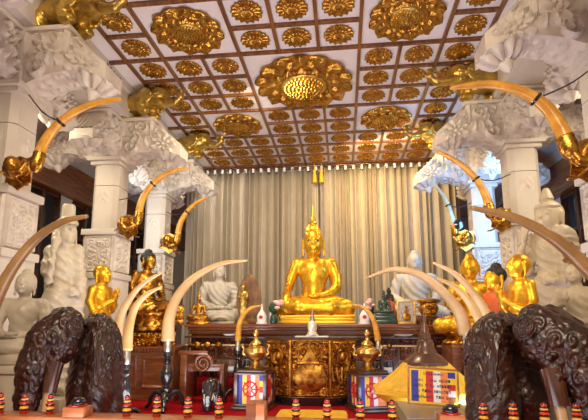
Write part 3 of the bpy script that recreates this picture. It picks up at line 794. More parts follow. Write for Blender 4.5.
# gold praying monks
def monk(x, y, rz, s, z0, label, mt):
    t = thing('praying_monk_statue', label, 'statue', (x, y, 0))
    MB().box(-.21, .21, -.20, .20, 0, z0-.06, .02).box(-.18, .18, -.18, .18, z0-.06, z0+.01, .02).build('pedestal', M['wood'], t)
    unit_body('figure', standing('pray', hs=.085, top=None, nod=.12, sk=1.05, w_=.76), .0072, mt, t, s, (0, 0, z0), rz, robe_folds(.0022, 60, .78))
    return t
monk(-3.004, 6.35, 1.35, 1.80, .34, 'gold standing monk with joined hands beside the left elephant', M['gold_leaf'])
monk(2.667, 5.55, -1.35, 1.80, .28, 'gold standing monk with joined hands behind the right elephant', M['gold_leaf'])
# black haired monk in orange
t = thing('orange_robed_monk_statue', 'black haired figure in an orange robe left of the right gold monk', 'statue', (2.644, 6.35, 0))
MB().box(-.30, .30, -.28, .28, 0, .14, .02).build('pedestal', M['wood'], t)
unit_body('figure', standing('pray', hs=.085, top=None, nod=.12, sk=1.1), .009, M['robe'], t, 1.90, (0, 0, .12), -1.1, robe_folds(.003, 70, .82))
unit_body('face', rot_prims(head((0, -.012, .916), .0865, None), (0, 0, .84), -.12, 0), .006, M['gold_leaf'], t, 1.90, (0, 0, .12), -1.1)
unit_body('hair', rot_prims(hair_cap((0, -.01, .915), .0865, True), (0, 0, .84), -.12, 0), .006, M['hair'], t, 1.90, (0, 0, .12), -1.1)
# gold figure behind the right tusks
t = thing('gold_seated_statue', 'gold seated buddha half hidden behind the tusks to the right of the altar', 'statue', (2.55, 7.15, 0))
MB().box(-.42, .42, -.38, .38, 0, .95, .02).build('pedestal', M['wood'], t)
lotus_base('lotus_base', .46, .40, .20, M['gold_old'], t, .95, 16)
unit_body('figure', seated('teach', hs=.15), .014, M['gold_leaf'], t, 1.16, (0, 0, 1.13), -.35, drape(.01, .005, 90, True))
# gilded buddha with black hair, left
t = thing('gilded_black_haired_buddha', 'gilded seated buddha with black hair on a gold lotus throne by the left tusks', 'statue', (-2.917, 7.95, 0)); t.scale = (1.067, 1.067, 1.02)
g2 = M['gold_old']
MB().box(-.42, .62, -.50, .12, 0, .80, .012).box(-.46, .66, -.54, .16, .80, .86, .015).box(-.46, .66, -.54, .16, 0, .08, .015).build('cabinet', M['mahogany'], t)
for x in (-.20, .28): relief_mb(.40, .54, lambda U, V: np.clip(1-np.abs(np.maximum(np.abs(U), np.abs(V))-.86)*9, 0, 1), .03, 30, 30).build('door', M['mahogany'], t, loc=(x+.03, -.505, .44))
dn = MB(); 
for q in range(22): dn.box(-.46+q*.0515, -.425+q*.0515, -.565, -.54, .775, .835, .006)
dn.build('dentil_trim', M['wood'], t)
relief_mb(1.0, .22, lambda U, V: foliage(U*2.2, V*.5, 2.6, 4), .06, 80, 24).build('scroll_base', g2, t, loc=(.10, -.42, .97))
lotus_base('lotus_throne', .44, .38, .32, g2, t, .86, 14)
lotus_base('lotus_throne', .36, .33, .26, g2, t, 1.17, 12)
unit_body('figure', seated('touch', hs=.142), .0125, g2, t, 1.12, (-.10, 0, 1.42), 1.15, drape(.012, .007, 80, True))
unit_body('hair', hair_cap((0, -.01, .845), .143, True), .009, M['hair'], t, 1.12, (-.10, 0, 1.42), 1.15)
relief_mb(.34, .34, lambda U, V: np.clip(1.2-np.hypot(U, V), 0, 1)*(.4+.6*foliage(U, V, 2, 8)), .12, 30, 30).build('gold_ornament', g2, t, loc=(.48, -.2, 1.38))

# right edge small seated statue
t = thing('cream_seated_statue', 'small cream seated figure with raised hand at the right edge', 'statue', (2.543, 4.02, 0))
MB().box(-.26, .26, -.26, .26, 0, 1.02, .02).box(-.28, .28, -.28, .26, 1.02, 1.13, .03).build('pedestal', M['statue_cream'], t)
unit_body('figure', seated('teach', hs=.14, nod=.1), .0125, M['statue_cream'], t, .66, (0, 0, 1.12), -.85, drape(.008, .004, 60, True))
MB().lathe([(.07, 0), (.08, .02), (.06, .04), (.075, .06), (.05, .09), (.055, .11), (.02, .15), (.001, .18)], 16).build('crown', M['gold_old'], t, loc=(0, 0, 1.12+.66*.99))

# ---------------------------------------------------------------- elephants under the ceiling
def gold_elephant():
    L = [E_((.05, 0, .30), (.34, .19, .20), .05), E_((.40, 0, .33), (.17, .14, .17), .08), E_((.44, 0, .44), (.10, .11, .08), .05),
         *chain([(.50, 0, .30), (.60, 0, .20), (.72, 0, .16), (.82, 0, .24), (.83, 0, .36), (.76, 0, .40), (.73, 0, .35)], [.085, .068, .055, .046, .036, .03, .025], .02)]
    for q in (-1, 1):
        L += [E_((.27, q*.17, .31), (.14, .035, .17), .03), K_((.50, q*.085, .24), (.66, q*.12, .13), .022, .010, .02),
              *chain([(.18, q*.11, .20), (.22, q*.12, .05), (.26, q*.12, .035)], [.085, .065, .06], .03), *chain([(-.15, q*.11, .20), (-.16, q*.12, .05)], [.10, .07], .03), E_((.47, q*.125, .37), (.025, .015, .018), .01)]
    return L
def ge_carve(V, N):
    x, y, z = V[:, 0], V[:, 1], V[:, 2]; return .012*foliage(x, z+y, 8, 2)*(np.abs(y) > .06)*(x < .5)
eb = body('elephant_figure', gold_elephant(), .014, M['bronze'], None, ge_carve); C.objects.unlink(eb)
hr = MB().tube([(.36, -.15, .50), (.40, 0, .535), (.36, .15, .50)], .022, 8).lathe([(.05, .50), (.06, .53), (.03, .56), (.005, .60)], 12, (.40, 0, 0)).build('head_ornament', M['gold_ceiling'], None); C.objects.unlink(hr)
def ceiling_elephant(x, y, rz, s, label, mt):
    t = thing('gilded_elephant', label, 'elephant sculpture', (x, y, 4.742), rz, 'gilded elephants under the ceiling')
    for src in (eb, hr):
        c = clone(src, t, (0, 0, 0)); c.scale = (s, s, .84)
    return t
ceiling_elephant(-2.80, 4.62, -.25, 1.15, 'gilded elephant at the top left corner, cut by the top of the picture', 0)
ceiling_elephant(-2.88, 6.9, -.3, 1.1, 'gilded elephant above the second left bracket, trunk curled towards the rosettes', 0)
ceiling_elephant(-2.72, 8.75, -.3, 1.12, 'smallest gilded elephant on the left, closest to the curtain', 0)
ceiling_elephant(2.88, 6.8, PI+.35, 1.2, 'gilded elephant above the right golden tusk, head towards the rosettes', 0)
ceiling_elephant(2.72, 8.75, PI+.35, 1.12, 'smallest gilded elephant on the right, closest to the curtain', 0)

# ---------------------------------------------------------------- carved wooden elephants on the floor
def wood_elephant():
    # faces +x, z up, 1.37 tall
    L = [E_((-.22, 0, 1.0), (.22, .25, .24), .06), E_((-.12, .17, 1.17), (.13, .13, .16), .05), E_((-.12, -.17, 1.17), (.13, .13, .16), .05), E_((-.30, 0, .75), (.22, .17, .25), .06),
         E_((.31, 0, 1.12), (.26, .27, .235), .05), E_((.26, .12, 1.23), (.17, .15, .165), .03), E_((.26, -.12, 1.23), (.17, .15, .165), .03),
         *chain([(.46, 0, 1.08), (.56, 0, .86), (.59, 0, .62), (.60, 0, .38), (.62, 0, .15), (.68, 0, .07)], [.20, .165, .125, .095, .075, .06], .03)]
    for q in (-1, 1):
        L += [K_((.36, q*.15, 1.0), (.42, q*.18, .86), .08, .07, .04), E_((.40, q*.22, 1.02), (.05, .03, .04), .01),
              *chain([(-.12, q*.20, 1.0), (-.09, q*.22, .62), (-.08, q*.215, .30), (-.08, q*.215, .06)], [.15, .17, .145, .15], .05),
              *chain([(-.30, q*.13, .85), (-.34, q*.14, .45), (-.33, q*.14, .06)], [.15, .12, .12], .05)]
    return L
def we_carve(V, N):
    x, y, z = V[:, 0], V[:, 1], V[:, 2]
    u = np.where(np.abs(N[:, 1]) > .6, x, y); a = foliage(u+.3*x, z, 7.5, 6)
    leg = (z < .88)&(x < .12)
    g = .5+.5*np.sin(z*75+np.abs(u)*60)
    return np.where(leg, .007*g, .017*a)
def elephant(x, y, rz, label, side, sx_):
    t = thing('carved_wooden_elephant', label, 'elephant', (x, y, 0), rz); t.scale = (sx_, sx_*.98, 1.0)
    body('body', wood_elephant(), .0115, M['ele'], t, we_carve)
    for q in (-1, 1):
        MB().tube(spline([(.43, q*.205, .72), (.455, q*.21, .56), (.49, q*.22, .38), (.55, q*.23, .16)], 6), [.047-.028*(i/18)**1.6 for i in range(19)], 14).build('tusk', M['ivory_pale'], t)
        MB().tube(spline([(.385, q*.185, .92), (.41, q*.195, .80), (.435, q*.205, .66)], 6), [.095-.022*(i/12) for i in range(13)], 18).build('tusk_sheath', M['ele_smooth'], t)
        cl = MB()
        def cloth(u, v, q=q):
            xx = -.33+u*.35; th = min(v*1.9, PI/2); pk = max(0, 1-abs(u-.80)*1.7)
            dr = max(0, v-.55)*(.16+.85*pk)
            zz = 1.07+.275*math.cos(th)-dr*.80; yy = q*(.015+.330*math.sin(th)+.10*dr)
            k = float(foliage(np.array(u*.5), np.array(v*.7), 7, 3))*.022
            return (xx, yy+q*k*math.sin(th), zz-.10*(2*u-1)**2+k*math.cos(th))
        cl.grid(cloth, 44, 50); o = cl.build('saddle_cloth', M['ele'], t, smooth=True); o.modifiers.new('th', 'SOLIDIFY').thickness = .025
    md = MB(); nn, nt = 24, 72; V_ = []
    for j in range(nn):
        for i in range(nt):
            r = j/(nn-1); th = 2*PI*i/nt
            h = float(petals(np.array(r), np.array(th), 10, .15, .62))*.03+.03*max(0, 1-abs(r-.82)*8)+.03*max(0, 1-r*5)+.035*(1-r*r)+.01
            V_.append((.135*r*math.cos(th), -h, .135*r*math.sin(th)))
    md.add(V_, [(j*nt+i, j*nt+(i+1) % nt, (j+1)*nt+(i+1) % nt, (j+1)*nt+i) for j in range(nn-1) for i in range(nt)])
    o = md.build('medallion', M['ele'], t, smooth=True, loc=(.565, 0, 1.13)); o.rotation_euler = (-.35, 0, PI/2)
    for q in (-1, 1):
        for (mx, my, mz, sc_, rx_) in ((.24, .272, 1.22, .75, -.45), (-.17, .345, 1.03, .62, -.12)):
            c = o.copy(); C.objects.link(c); c.location = (mx, q*my, mz); c.scale = (sc_, sc_, sc_); c.rotation_euler = (rx_, 0, PI if q > 0 else 0)
elephant(-1.876, 4.12, -PI+.92, 'carved dark wooden elephant with ivory tusks standing below the left gold monk', -1, .77)
elephant(2.03, 4.0, -.90, 'carved dark wooden elephant with ivory tusks standing below the right gold monk', 1, .92)

# ---------------------------------------------------------------- altar furniture
t = thing('altar_table', 'long dark wooden altar table carrying the seated buddhas', 'table', (0, 0, 0))
MB().box(-2.22, 2.62, 7.78, 9.35, 1.195, 1.249, .008).box(-2.18, 2.59, 7.83, 9.32, 1.15, 1.196, .01).box(-2.15, 2.56, 7.88, 9.30, 1.07, 1.151, .006).build('table_top', M['mahogany'], t)
MB().box(-2.15, 2.55, 7.62, 7.95, 1.015, 1.045, .006).build('shelf_board', M['wood_dark'], t)
MB().box(-2.12, 2.5, 7.95, 7.99, .62, 1.07).build('apron', M['wood'], t)
for x in (-2.09, -1.2, 1.45, 2.5):
    for y in (7.98, 9.2): MB().box(x-.05, x+.05, y-.05, y+.05, 0, 1.07, .012).build('leg', M['wood_dark'], t)
for x0, x1, n in ((-2.06, -.9, 3), (1.0, 2.5, 3)):
    for i in range(n):
        a = x0+(x1-x0)*i/n; b = x0+(x1-x0)*(i+1)/n
        relief_mb(b-a-.05, .38, lambda U, V: np.maximum(foliage(U*1.2, V, 1.6, 7), np.clip(1-np.abs(np.maximum(np.abs(U), np.abs(V))-.92)*12, 0, 1)), .03, 50, 40).build('carved_panel', M['mahogany'], t, loc=((a+b)/2, 7.945, .84))
MB().box(-2.05, -.75, 7.97, 8.02, .42, .52, .01).build('lower_rail', M['silver'], t)
MB().box(.9, 2.45, 7.97, 8.02, .42, .52, .01).build('lower_rail', M['silver'], t)
# rods with gilded knobs
for x0, x1, xs, nm in ((-2.154, -0.883, (-2.055, -1.93, -1.753, -1.56, -1.072), 'left'), (1.171, 2.318, (1.333, 2.035, 2.256), 'right')):
    t = thing('knobbed_rail', 'white rod with gilded knobs on dark posts, before the %s half of the altar table' % nm, 'rail', (0, 7.68, 0))
    z = 0.893
    MB().tube([(x0, 0, z), (x1, 0, z)], .017, 12).build('rod', M['ivory_pale'], t)
    for i, x in enumerate(xs):
        r = .075 if 0 < i < 4 else .05
        MB().lathe([(.015, -r*.9), (.02, -r*.8), (r*.7, -r*.6), (r, 0), (r*.7, r*.6), (.02, r*.8), (.015, r*.9)], 20, (x, 0, z), 'x').build('knob', M['gold_old'], t)
    for x in (x0+.03, x1-.03): MB().box(x-.03, x+.03, -.03, .03, 0, z-.012, .008).build('post', M['wood_dark'], t)
# scroll ended side panel of the left cabinet
t = thing('scroll_bench', 'low red brown carved bench with scrolled arm, right of the left tusk stand', 'bench', (0, 0, 0))
def PX(px, py, Y): return (px, Y, py)
MB().box(-2.018, -1.915, 7.1, 7.5, 0, .80, .01).box(-2.053, -1.573, 7.08, 7.14, .77, .83, .01).build('side_frame', M['wood'], t)
sp = [(-1.677+.15*(1-k/46)*math.cos(k*.33), 7.2, .62+.15*(1-k/46)*math.sin(k*.33)) for k in range(40)]
MB().tube(sp, [.035-.0004*k for k in range(40)], 10).build('scroll', M['wood'], t)
MB().box(-2.001, -1.332, 7.22, 7.26, .50, .60, .01).box(-2.001, -1.332, 7.22, 7.5, .58, .62, .01).build('seat_rail', M['wood'], t)
MB().box(-1.4, -1.332, 7.2, 7.5, 0, .6, .01).build('leg', M['wood'], t)

# gilded chest in the centre
t = thing('gilded_chest', 'gilded carved chest with three panels in front of the altar table', 'chest', (.04, 7.2, 0))
gcol = M['chest']
cx0, cx1 = -.30, .32; ang = .42; pw = .44
b = MB(); out = [(cx0, 0), (cx1, 0), (cx1+pw*math.cos(ang), pw*math.sin(ang)), (cx1+pw*math.cos(ang), .39), (cx0-pw*math.cos(ang), .39), (cx0-pw*math.cos(ang), pw*math.sin(ang))]
def poly(mb, o, z0, z1, g=1.0):
    n = len(o); v = [(x*g, (y-.1)*g+.1, z0) for x, y in o]+[(x*g, (y-.1)*g+.1, z1) for x, y in o]
    mb.add(v, [tuple(range(n))[::-1], tuple(range(n, 2*n))]+[(i, (i+1) % n, (i+1) % n+n, i+n) for i in range(n)])
poly(b, out, .12, 1.0); b.build('carcass', gcol, t)
b = MB(); poly(b, out, 0, .12, 1.02); b.build('plinth', M['black'], t)
b = MB(); poly(b, out, 1.0, 1.035, 1.05); b.build('chest_top', M['wood_dark'], t)
def pot_fn(U, V):
    fr = np.clip(1-np.abs(np.maximum(np.abs(U), np.abs(V))-.93)*14, 0, 1)
    belly = np.clip(1.25-np.hypot(U/.72, (V+.32)/.42), 0, 1); neck = (np.abs(U) < .22+.5*np.clip(V-.05, 0, 1))*(V > -.1)*(V < .22)*.7
    lid = (np.abs(U) < .5-(V-.25)*.95)*(V > .25)*(V < .72)*.6; rim = np.exp(-((V-.2)/.05)**2)*(np.abs(U) < .62)
    o = np.maximum.reduce([np.sqrt(belly)*.95, neck, lid, rim]); return np.maximum(fr, np.where(o > .15, o, foliage(np.abs(U)+.2, V, 2.6, 3)*.85))
def face_fn(U, V):
    fr = np.clip(1-np.abs(np.maximum(np.abs(U), np.abs(V))-.93)*14, 0, 1)
    r = np.hypot(U/.55, (V-.42)/.30); rg = np.exp(-((r-.95)/.14)**2)
    fc = np.clip(1-np.hypot(U/.26, (V-.42)/.2), 0, 1)**.5*.9; fc = np.maximum(fc, np.exp(-(U/.05)**2)*(np.abs(V-.42) < .1))
    lf = (.5+.5*np.sin(np.arctan2(V+1.0, U)*16+np.hypot(U, V+1)*6))*(V < .1)
    return np.maximum(fr, np.where(r < 1.15, np.maximum(rg, fc), np.maximum(foliage(U*.8, V*1.5, 2.6, 6), lf)*.85))
relief_mb(.615, .86, pot_fn, .055, 84, 116).build('centre_panel', gcol, t, loc=(.01, -.004, .56))
for s in (-1, 1):
    px_ = (cx1+pw/2*math.cos(ang)) if s > 0 else (cx0-pw/2*math.cos(ang))
    o = relief_mb(pw*.97, .86, face_fn, .05, 60, 116).build('side_panel', gcol, t, loc=(px_+s*.003, pw/2*math.sin(ang)-.004, .56)); o.rotation_euler = (0, 0, s*ang)
for x in (cx0-.005, cx1+.005): MB().box(x-.018, x+.018, -.03, .02, .12, 1.0, .006).build('corner_post', gcol, t)

tag(MB().box(-.27, .27, -.09, .09, 0, .025, .01).build('white_tray', M['panel'], None, loc=(.07, 7.36, 1.036)), 'narrow white tray on the gilded chest', 'tray')
t = thing('crystal_stupa', 'small clear crystal stupa standing on the white tray', 'stupa', (.08, 7.36, 1.062))
MB().lathe([(.10, 0), (.105, .02), (.08, .03), (.085, .05), (.065, .06), (.07, .09)], 20).build('base', M['crystal'], t)
MB().lathe([(.07, .085), (.078, .14), (.07, .20), (.04, .235), (.045, .25)], 20).build('dome', M['crystal'], t)
MB().lathe([(.045, .245), (.035, .28), (.038, .29), (.022, .33), (.024, .34), (.004, .42)], 16).build('spire', M['silver'], t)
for i, (px_, w_) in enumerate(((229, .12), (403, .16))):
    tag(MB().lathe([(.05, 0), (w_*.8, .01), (w_, .035), (w_*.95, .035), (.04, .012)], 24).build('white_dish', M['panel'], None, loc=((-1.376 if i == 0 else 1.571), 7.72, 1.046)), 'small white dish on a bracket under the altar table edge, %s' % ('left of the chest' if i == 0 else 'behind the parasol stupa'), 'dish')

# lanterns with flag panels and brass urns
def lantern(x, y, label, ulabel, rz):
    W = .225; t = thing('flag_lantern', label, 'lantern', (x, y, 0), rz)
    MB().box(-W-.06, W+.06, -W-.06, W+.06, 0, .05, .01).box(-W-.03, W+.03, -W-.03, W+.03, .05, .09, .01).build('base', M['wood_dark'], t)
    MB().box(-W-.03, W+.03, -W-.03, W+.03, .505, .54, .01).box(-W, W, -W, W, .54, .58, .01).build('top', M['wood_dark'], t)
    MB().box(-W+.03, W-.03, -W+.03, W-.03, .09, .505).build('core', M['flag_white'], t)
    for a in (-1, 1):
        for b in (-1, 1): MB().box(a*W-.028, a*W+.028, b*W-.028, b*W+.028, .085, .51, .006).build('corner_post', M['wood_dark'], t)
    cols = ['flag_blue', 'flag_yellow', 'flag_red', 'flag_white', 'flag_orange']
    for k in range(4):
        r = k*PI/2; e = bpy.data.objects.new('flag_panel', None); C.objects.link(e); e.parent = t; e.rotation_euler = (0, 0, r)
        sw = 2*(W-.03)/6
        for i in range(6):
            x0 = -(W-.03)+i*sw
            if i < 5: MB().box(x0, x0+sw, -W+.012, -W+.03, .09, .505).build('stripe', M[cols[i]], e)
            else:
                for q in range(5): MB().box(x0, x0+sw, -W+.012, -W+.03, .09+.083*q, .173+.083*q).build('stripe', M[cols[4-q]], e)
        wh = MB(); R_ = .105; c = (-.01, -W+.004, .30)
        wh.tube([(c[0]+R_*math.cos(a*PI/14), c[1], c[2]+R_*math.sin(a*PI/14)) for a in range(29)], .011, 8)
        for q in range(8):
            a = q*PI/4; wh.tube([(c[0]+.02*math.cos(a), c[1], c[2]+.02*math.sin(a)), (c[0]+(R_+.03)*math.cos(a), c[1], c[2]+(R_+.03)*math.sin(a))], .008, 6)
        wh.lathe([(.001, -.012), (.03, -.010), (.03, .012)], 14, c, 'y')
        wh.build('dharma_wheel', M['red'], e)
    u = thing('brass_urn', ulabel, 'urn', (x, y, .582))
    MB().lathe([(.14, 0), (.145, .015), (.09, .03), (.05, .06), (.045, .10), (.075, .13)], 28).build('foot', M['brass'], u)
    MB().lathe([(.07, .12), (.15, .18), (.175, .24), (.155, .30), (.10, .33), (.075, .34), (.09, .36)], 32).build('bowl', M['brass'], u)
    MB().lathe([(.088, .355), (.095, .37), (.07, .40), (.035, .43), (.03, .46), (.02, .47), (.045, .50), (.048, .53), (.03, .56), (.012, .58)], 24).build('lid', M['brass'], u)
    for q in (-1, 1):
        MB().tube(spline([(q*.16, 0, .20), (q*.20, 0, .22), (q*.185, 0, .29), (q*.215, 0, .33), (q*.19, 0, .36)], 5), [.02, .02, .02, .02, .018, .018, .018, .018, .018, .018, .016, .016, .016, .016, .016, .014, .014, .012, .012, .01, .01], 10).build('handle', M['brass'], u)
lantern(-0.768, 6.95, 'dark wooden lantern box with striped flag panels left of the gilded chest', 'brass urn standing on the left flag lantern', -.12)
lantern(0.935, 6.95, 'dark wooden lantern box with striped flag panels right of the gilded chest', 'brass urn standing on the right flag lantern', .3)

# ---------------------------------------------------------------- tusks and their stands
def tusk_stand(x, y, h, s, label, rz=0.3):
    t = thing('tusk_stand', label, 'stand', (x, y, 0), rz)
    MB().lathe([(.075*s, h), (.085*s, h-.01), (.072*s, h-.09), (.08*s, h-.10), (.075*s, h-.19), (.068*s, h-.20)], 24).build('collar', M['silver'], t)
    z1 = h-.20; z0 = .30*s; d = z1-z0
    pr = [(.065, 1), (.10, .97), (.10, .92), (.055, .89), (.06, .84), (.105, .80), (.055, .76), (.05, .72), (.085, .64), (.12, .52), (.125, .42), (.10, .30), (.055, .22), (.06, .18), (.11, .14), (.11, .08), (.07, .04), (.10, 0), (.10, -.10), (.05, -.14), (.06, -.20), (.01, -.24)]
    MB().lathe([(r*s, max(z0+d*q, .10*s)) for r, q in pr], 28).build('turned_post', M['ebony'], t)
    for k in range(3):
        a = 2*PI*k/3-PI/2
        pts = spline([(.05*s, 0, z0-.02), (.20*s, 0, z0+.03), (.33*s, 0, z0-.06*s), (.36*s, 0, .12*s), (.44*s, 0, .03)], 5)
        R_ = Matrix.Rotation(a, 4, 'Z'); pts = [R_ @ Vector(p) for p in pts]
        MB().tube(pts, [.055*s-.018*s*i/20 for i in range(21)], 10).build('leg', M['ebony'], t)
def tusk(pts, r0, label, m, tip=.012, group=None, e=.75):
    sp = spline(pts, 10); n = len(sp)
    rad = [tip+(r0-tip)*(1-(i/(n-1)))**e if i > 0 else r0 for i in range(n)]
    o = MB().tube(sp, rad, 20).build('elephant_tusk', m, None, smooth=True); tag(o, label, 'tusk'); return o
p0 = (-2.039, 6.6, 0.999); tusk_stand(p0[0], 6.6, p0[2]+.04, .76, 'black turned tripod stand holding the long pale tusk left of the altar')
tusk([(-2.039, 6.6, 0.999), (-2.032, 6.6, 1.341), (-1.913, 6.6, 1.672), (-1.656, 6.6, 1.959), (-1.255, 6.6, 2.154), (-0.837, 6.6, 2.201)], .10, 'long pale tusk curving towards the left white seated statue', M['ivory_pale'])
p0 = (2.263, 6.5, 1.115); tusk_stand(p0[0], 6.5, p0[2]+.04, .76, 'black turned tripod stand holding the long pale tusk right of the altar')
tusk([(2.263, 6.5, 1.115), (2.187, 6.5, 1.416), (1.985, 6.5, 1.696), (1.68, 6.5, 1.94), (1.305, 6.5, 2.023), (0.919, 6.5, 1.905)], .098, 'long pale tusk curving in front of the right white seated statue', M['ivory_pale'])
p0 = (-2.485, 5.9, 1.103); tusk_stand(p0[0], 5.9, p0[2]+.03, .62, 'black stand of the back tusk in the pair behind the left elephant')
tusk([(-2.484, 5.9, 1.09), (-2.445, 5.9, 1.373), (-2.317, 5.9, 1.618), (-2.141, 5.9, 1.809), (-1.89, 5.9, 1.952)], .068, 'back tusk of the pair behind the left elephant, tip higher', M['ivory_pale'])
p0 = (-2.082, 5.4, 0.933); tusk_stand(p0[0], 5.4, p0[2]+.03, .62, 'black stand of the front tusk in the pair behind the left elephant')
tusk([(-2.082, 5.4, 0.933), (-2.073, 5.4, 1.202), (-2.009, 5.4, 1.449), (-1.875, 5.4, 1.611), (-1.671, 5.4, 1.716)], .066, 'front tusk of the pair behind the left elephant, tip lower', M['ivory'])
p0 = (2.319, 5.6, 1.007); tusk_stand(p0[0], 5.6, p0[2]+.03, .62, 'black stand of the higher tusk behind the right elephant')
tusk([(2.319, 5.6, 1.007), (2.285, 5.6, 1.345), (2.152, 5.6, 1.607), (1.945, 5.6, 1.851), (1.691, 5.6, 1.996)], .072, 'higher pale tusk behind the right elephant, pointing left to the altar', M['ivory_pale'])
p0 = (2.129, 5.2, 0.97); tusk_stand(p0[0]-.02, 5.2, p0[2]+.03, .62, 'black stand of the lower tusk behind the right elephant')
tusk([(2.129, 5.2, 0.97), (2.094, 5.2, 1.24), (1.991, 5.2, 1.482), (1.84, 5.2, 1.662), (1.648, 5.2, 1.765)], .066, 'lower yellowish tusk behind the right elephant, pointing left to the altar', M['ivory'])
for (px_, lab) in ((0, 'left'), (1, 'right')):
    p0 = (-1.156, 7.4, 0.99) if px_ == 0 else (1.129, 7.4, 0.998)
    tusk_stand(p0[0], 7.4, p0[2]+.03, .55, 'slim black stand beside the %s flag lantern' % lab, .9)
tusk([(-1.156, 7.4, 0.974), (-1.144, 7.4, 1.218), (-1.079, 7.4, 1.383), (-0.946, 7.4, 1.515), (-0.76, 7.4, 1.555)], .052, 'short amber tusk on the slim stand left of the gilded chest', M['ivory_gold'])
tusk([(1.128, 7.4, 0.983), (1.088, 7.4, 1.235), (1.013, 7.4, 1.411), (0.888, 7.4, 1.524), (0.728, 7.4, 1.565)], .052, 'short amber tusk on the slim stand right of the gilded chest', M['ivory_gold'])
# foreground pair
p0 = (-2.412, 3.5, 1.078); tusk_stand(p0[0], 3.5, p0[2]+.03, .75, 'black stand of the brown tusk at the left edge')
tusk([(-2.412, 3.5, 1.078), (-2.355, 3.5, 1.367), (-2.226, 3.5, 1.687), (-2.025, 3.5, 1.96), (-1.792, 3.5, 2.112), (-1.561, 3.5, 2.159)], .062, 'large brown tusk sweeping across from the left edge before the white standing figure', M['ivory_brown'], .014, e=.72)
p0 = (2.574, 3.3, 1.211); tusk_stand(p0[0], 3.3, p0[2]+.03, .75, 'black stand of the brown tusk at the right edge')
tusk([(2.572, 3.3, 1.197), (2.457, 3.3, 1.413), (2.274, 3.3, 1.643), (2.075, 3.3, 1.853), (1.809, 3.3, 2.013), (1.521, 3.3, 2.091)], .070, 'large brown tusk sweeping across from the right edge before the cream standing figure', M['ivory_brown'], .014, e=.72)

# wall mounts shaped as elephant heads
def mount_parts():
    L = [E_((0, -.12, 0), (.12, .13, .14), .03), E_((0, -.16, .08), (.08, .09, .08), .04), *chain([(0, -.22, -.02), (.10, -.28, -.12), (.22, -.28, -.10), (.28, -.26, .0), (.25, -.25, .05)], [.065, .05, .038, .032, .03], .02)]
    for q in (-1, 1): L += [E_((q*.13, -.07, .02), (.075, .03, .11), .02), K_((q*.06, -.20, -.06), (q*.12, -.32, -.16), .022, .008, .015)]
    return L
mh = body('elephant_head', mount_parts(), .011, M['gold_old'], None, lambda V, N: .006*foliage(V[:, 0], V[:, 2], 14, 2)); C.objects.unlink(mh)
sh = MB(); oc = [(.0, .22), (.10, .18), (.17, .20), (.20, .08), (.17, -.05), (.19, -.15), (.08, -.20), (0, -.26), (-.08, -.20), (-.19, -.15), (-.17, -.05), (-.20, .08), (-.17, .20), (-.10, .18)]
sh.prism(oc, -.03, .0).prism([(x*.8, z*.8) for x, z in oc], -.045, -.02); shd = sh.build('shield_plate', M['gold_old'], None); C.objects.unlink(shd)
hk = MB().tube(spline([(.10, -.26, -.12), (.18, -.26, -.2), (.26, -.25, -.26), (.34, -.24, -.27)], 5), [.014]*15+[.006], 8).build('hook', M['gold_old'], None); C.objects.unlink(hk)
def mount(x, y, z, flip, s, lab):
    t = thing('elephant_head_mount', lab, 'wall mount', (x, y, z))
    for src in (shd, mh, hk):
        c = clone(src, t, (0, 0, 0)); c.scale = (flip*s, s, s)
    return t
def wall_tusk(pts, r0, lab, m, mlab, flip, mp, s, band=3):
    mount(mp[0], mp[1], mp[2], flip, s, mlab)
    t_ = tusk(pts, r0, lab, m, .014, e=.55); p = Vector(pts[0]); q = Vector(pts[1]); d = (q-p).normalized()
    cup = MB().lathe([(r0*.5, -.10), (r0*.95, -.07), (r0*1.14, -.02), (r0*1.16, .05), (r0*1.06, .07), (r0*1.14, .10), (r0*1.02, .12)], 20)
    cup.move(Matrix.Translation(p) @ d.to_track_quat('Z', 'Y').to_matrix().to_4x4()); cup.build('socket_cup', M['gold_ceiling'], t_)
    sp = spline(pts, 10); k = int(len(sp)*band/10); a, b = Vector(sp[k]), Vector(sp[k+1]); dd = (b-a).normalized(); rr = r0*1.0*(1-k/len(sp))**.55+.012
    bd = MB().lathe([(rr, -.015), (rr+.008, -.008), (rr+.008, .008), (rr, .015)], 16); bd.move(Matrix.Translation(a) @ dd.to_track_quat('Z', 'Y').to_matrix().to_4x4()); bd.build('strap', M['black'], t_)
    return a
ends = []
Yw = 4.36; a = wall_tusk([(-2.608, 4.2, 2.932), (-2.568, 4.2, 3.109), (-2.461, 4.2, 3.295), (-2.281, 4.2, 3.456), (-2.03, 4.2, 3.568), (-1.708, 4.2, 3.612)], .058, 'amber tusk held high on the nearest left column', M['ivory_gold'], 'gold elephant head mount on the nearest left column', 1, (-2.969, 4.42, 2.923), .82, 5); ends.append((a, (-3.1, 4.6, 3.95)))
a = wall_tusk([(-2.621, 6.6, 2.892), (-2.572, 6.6, 3.201), (-2.403, 6.6, 3.46), (-2.162, 6.6, 3.634), (-1.835, 6.6, 3.713)], .062, 'amber tusk held high on the second left column', M['ivory_gold'], 'gold elephant head mount on the second left column', 1, (-2.88, 6.83, 2.836), .85, 5); ends.append((a, (-3.12, 6.9, 3.3)))
a = wall_tusk([(-2.702, 8.5, 2.912), (-2.653, 8.5, 3.238), (-2.517, 8.5, 3.483), (-2.337, 8.5, 3.665), (-2.112, 8.5, 3.783)], .062, 'amber tusk held high on the left column nearest the curtain', M['ivory_gold'], 'gold elephant head mount on the left column nearest the curtain', 1, (-2.978, 8.83, 2.916), .9, 5); ends.append((a, (-3.12, 8.9, 3.6)))
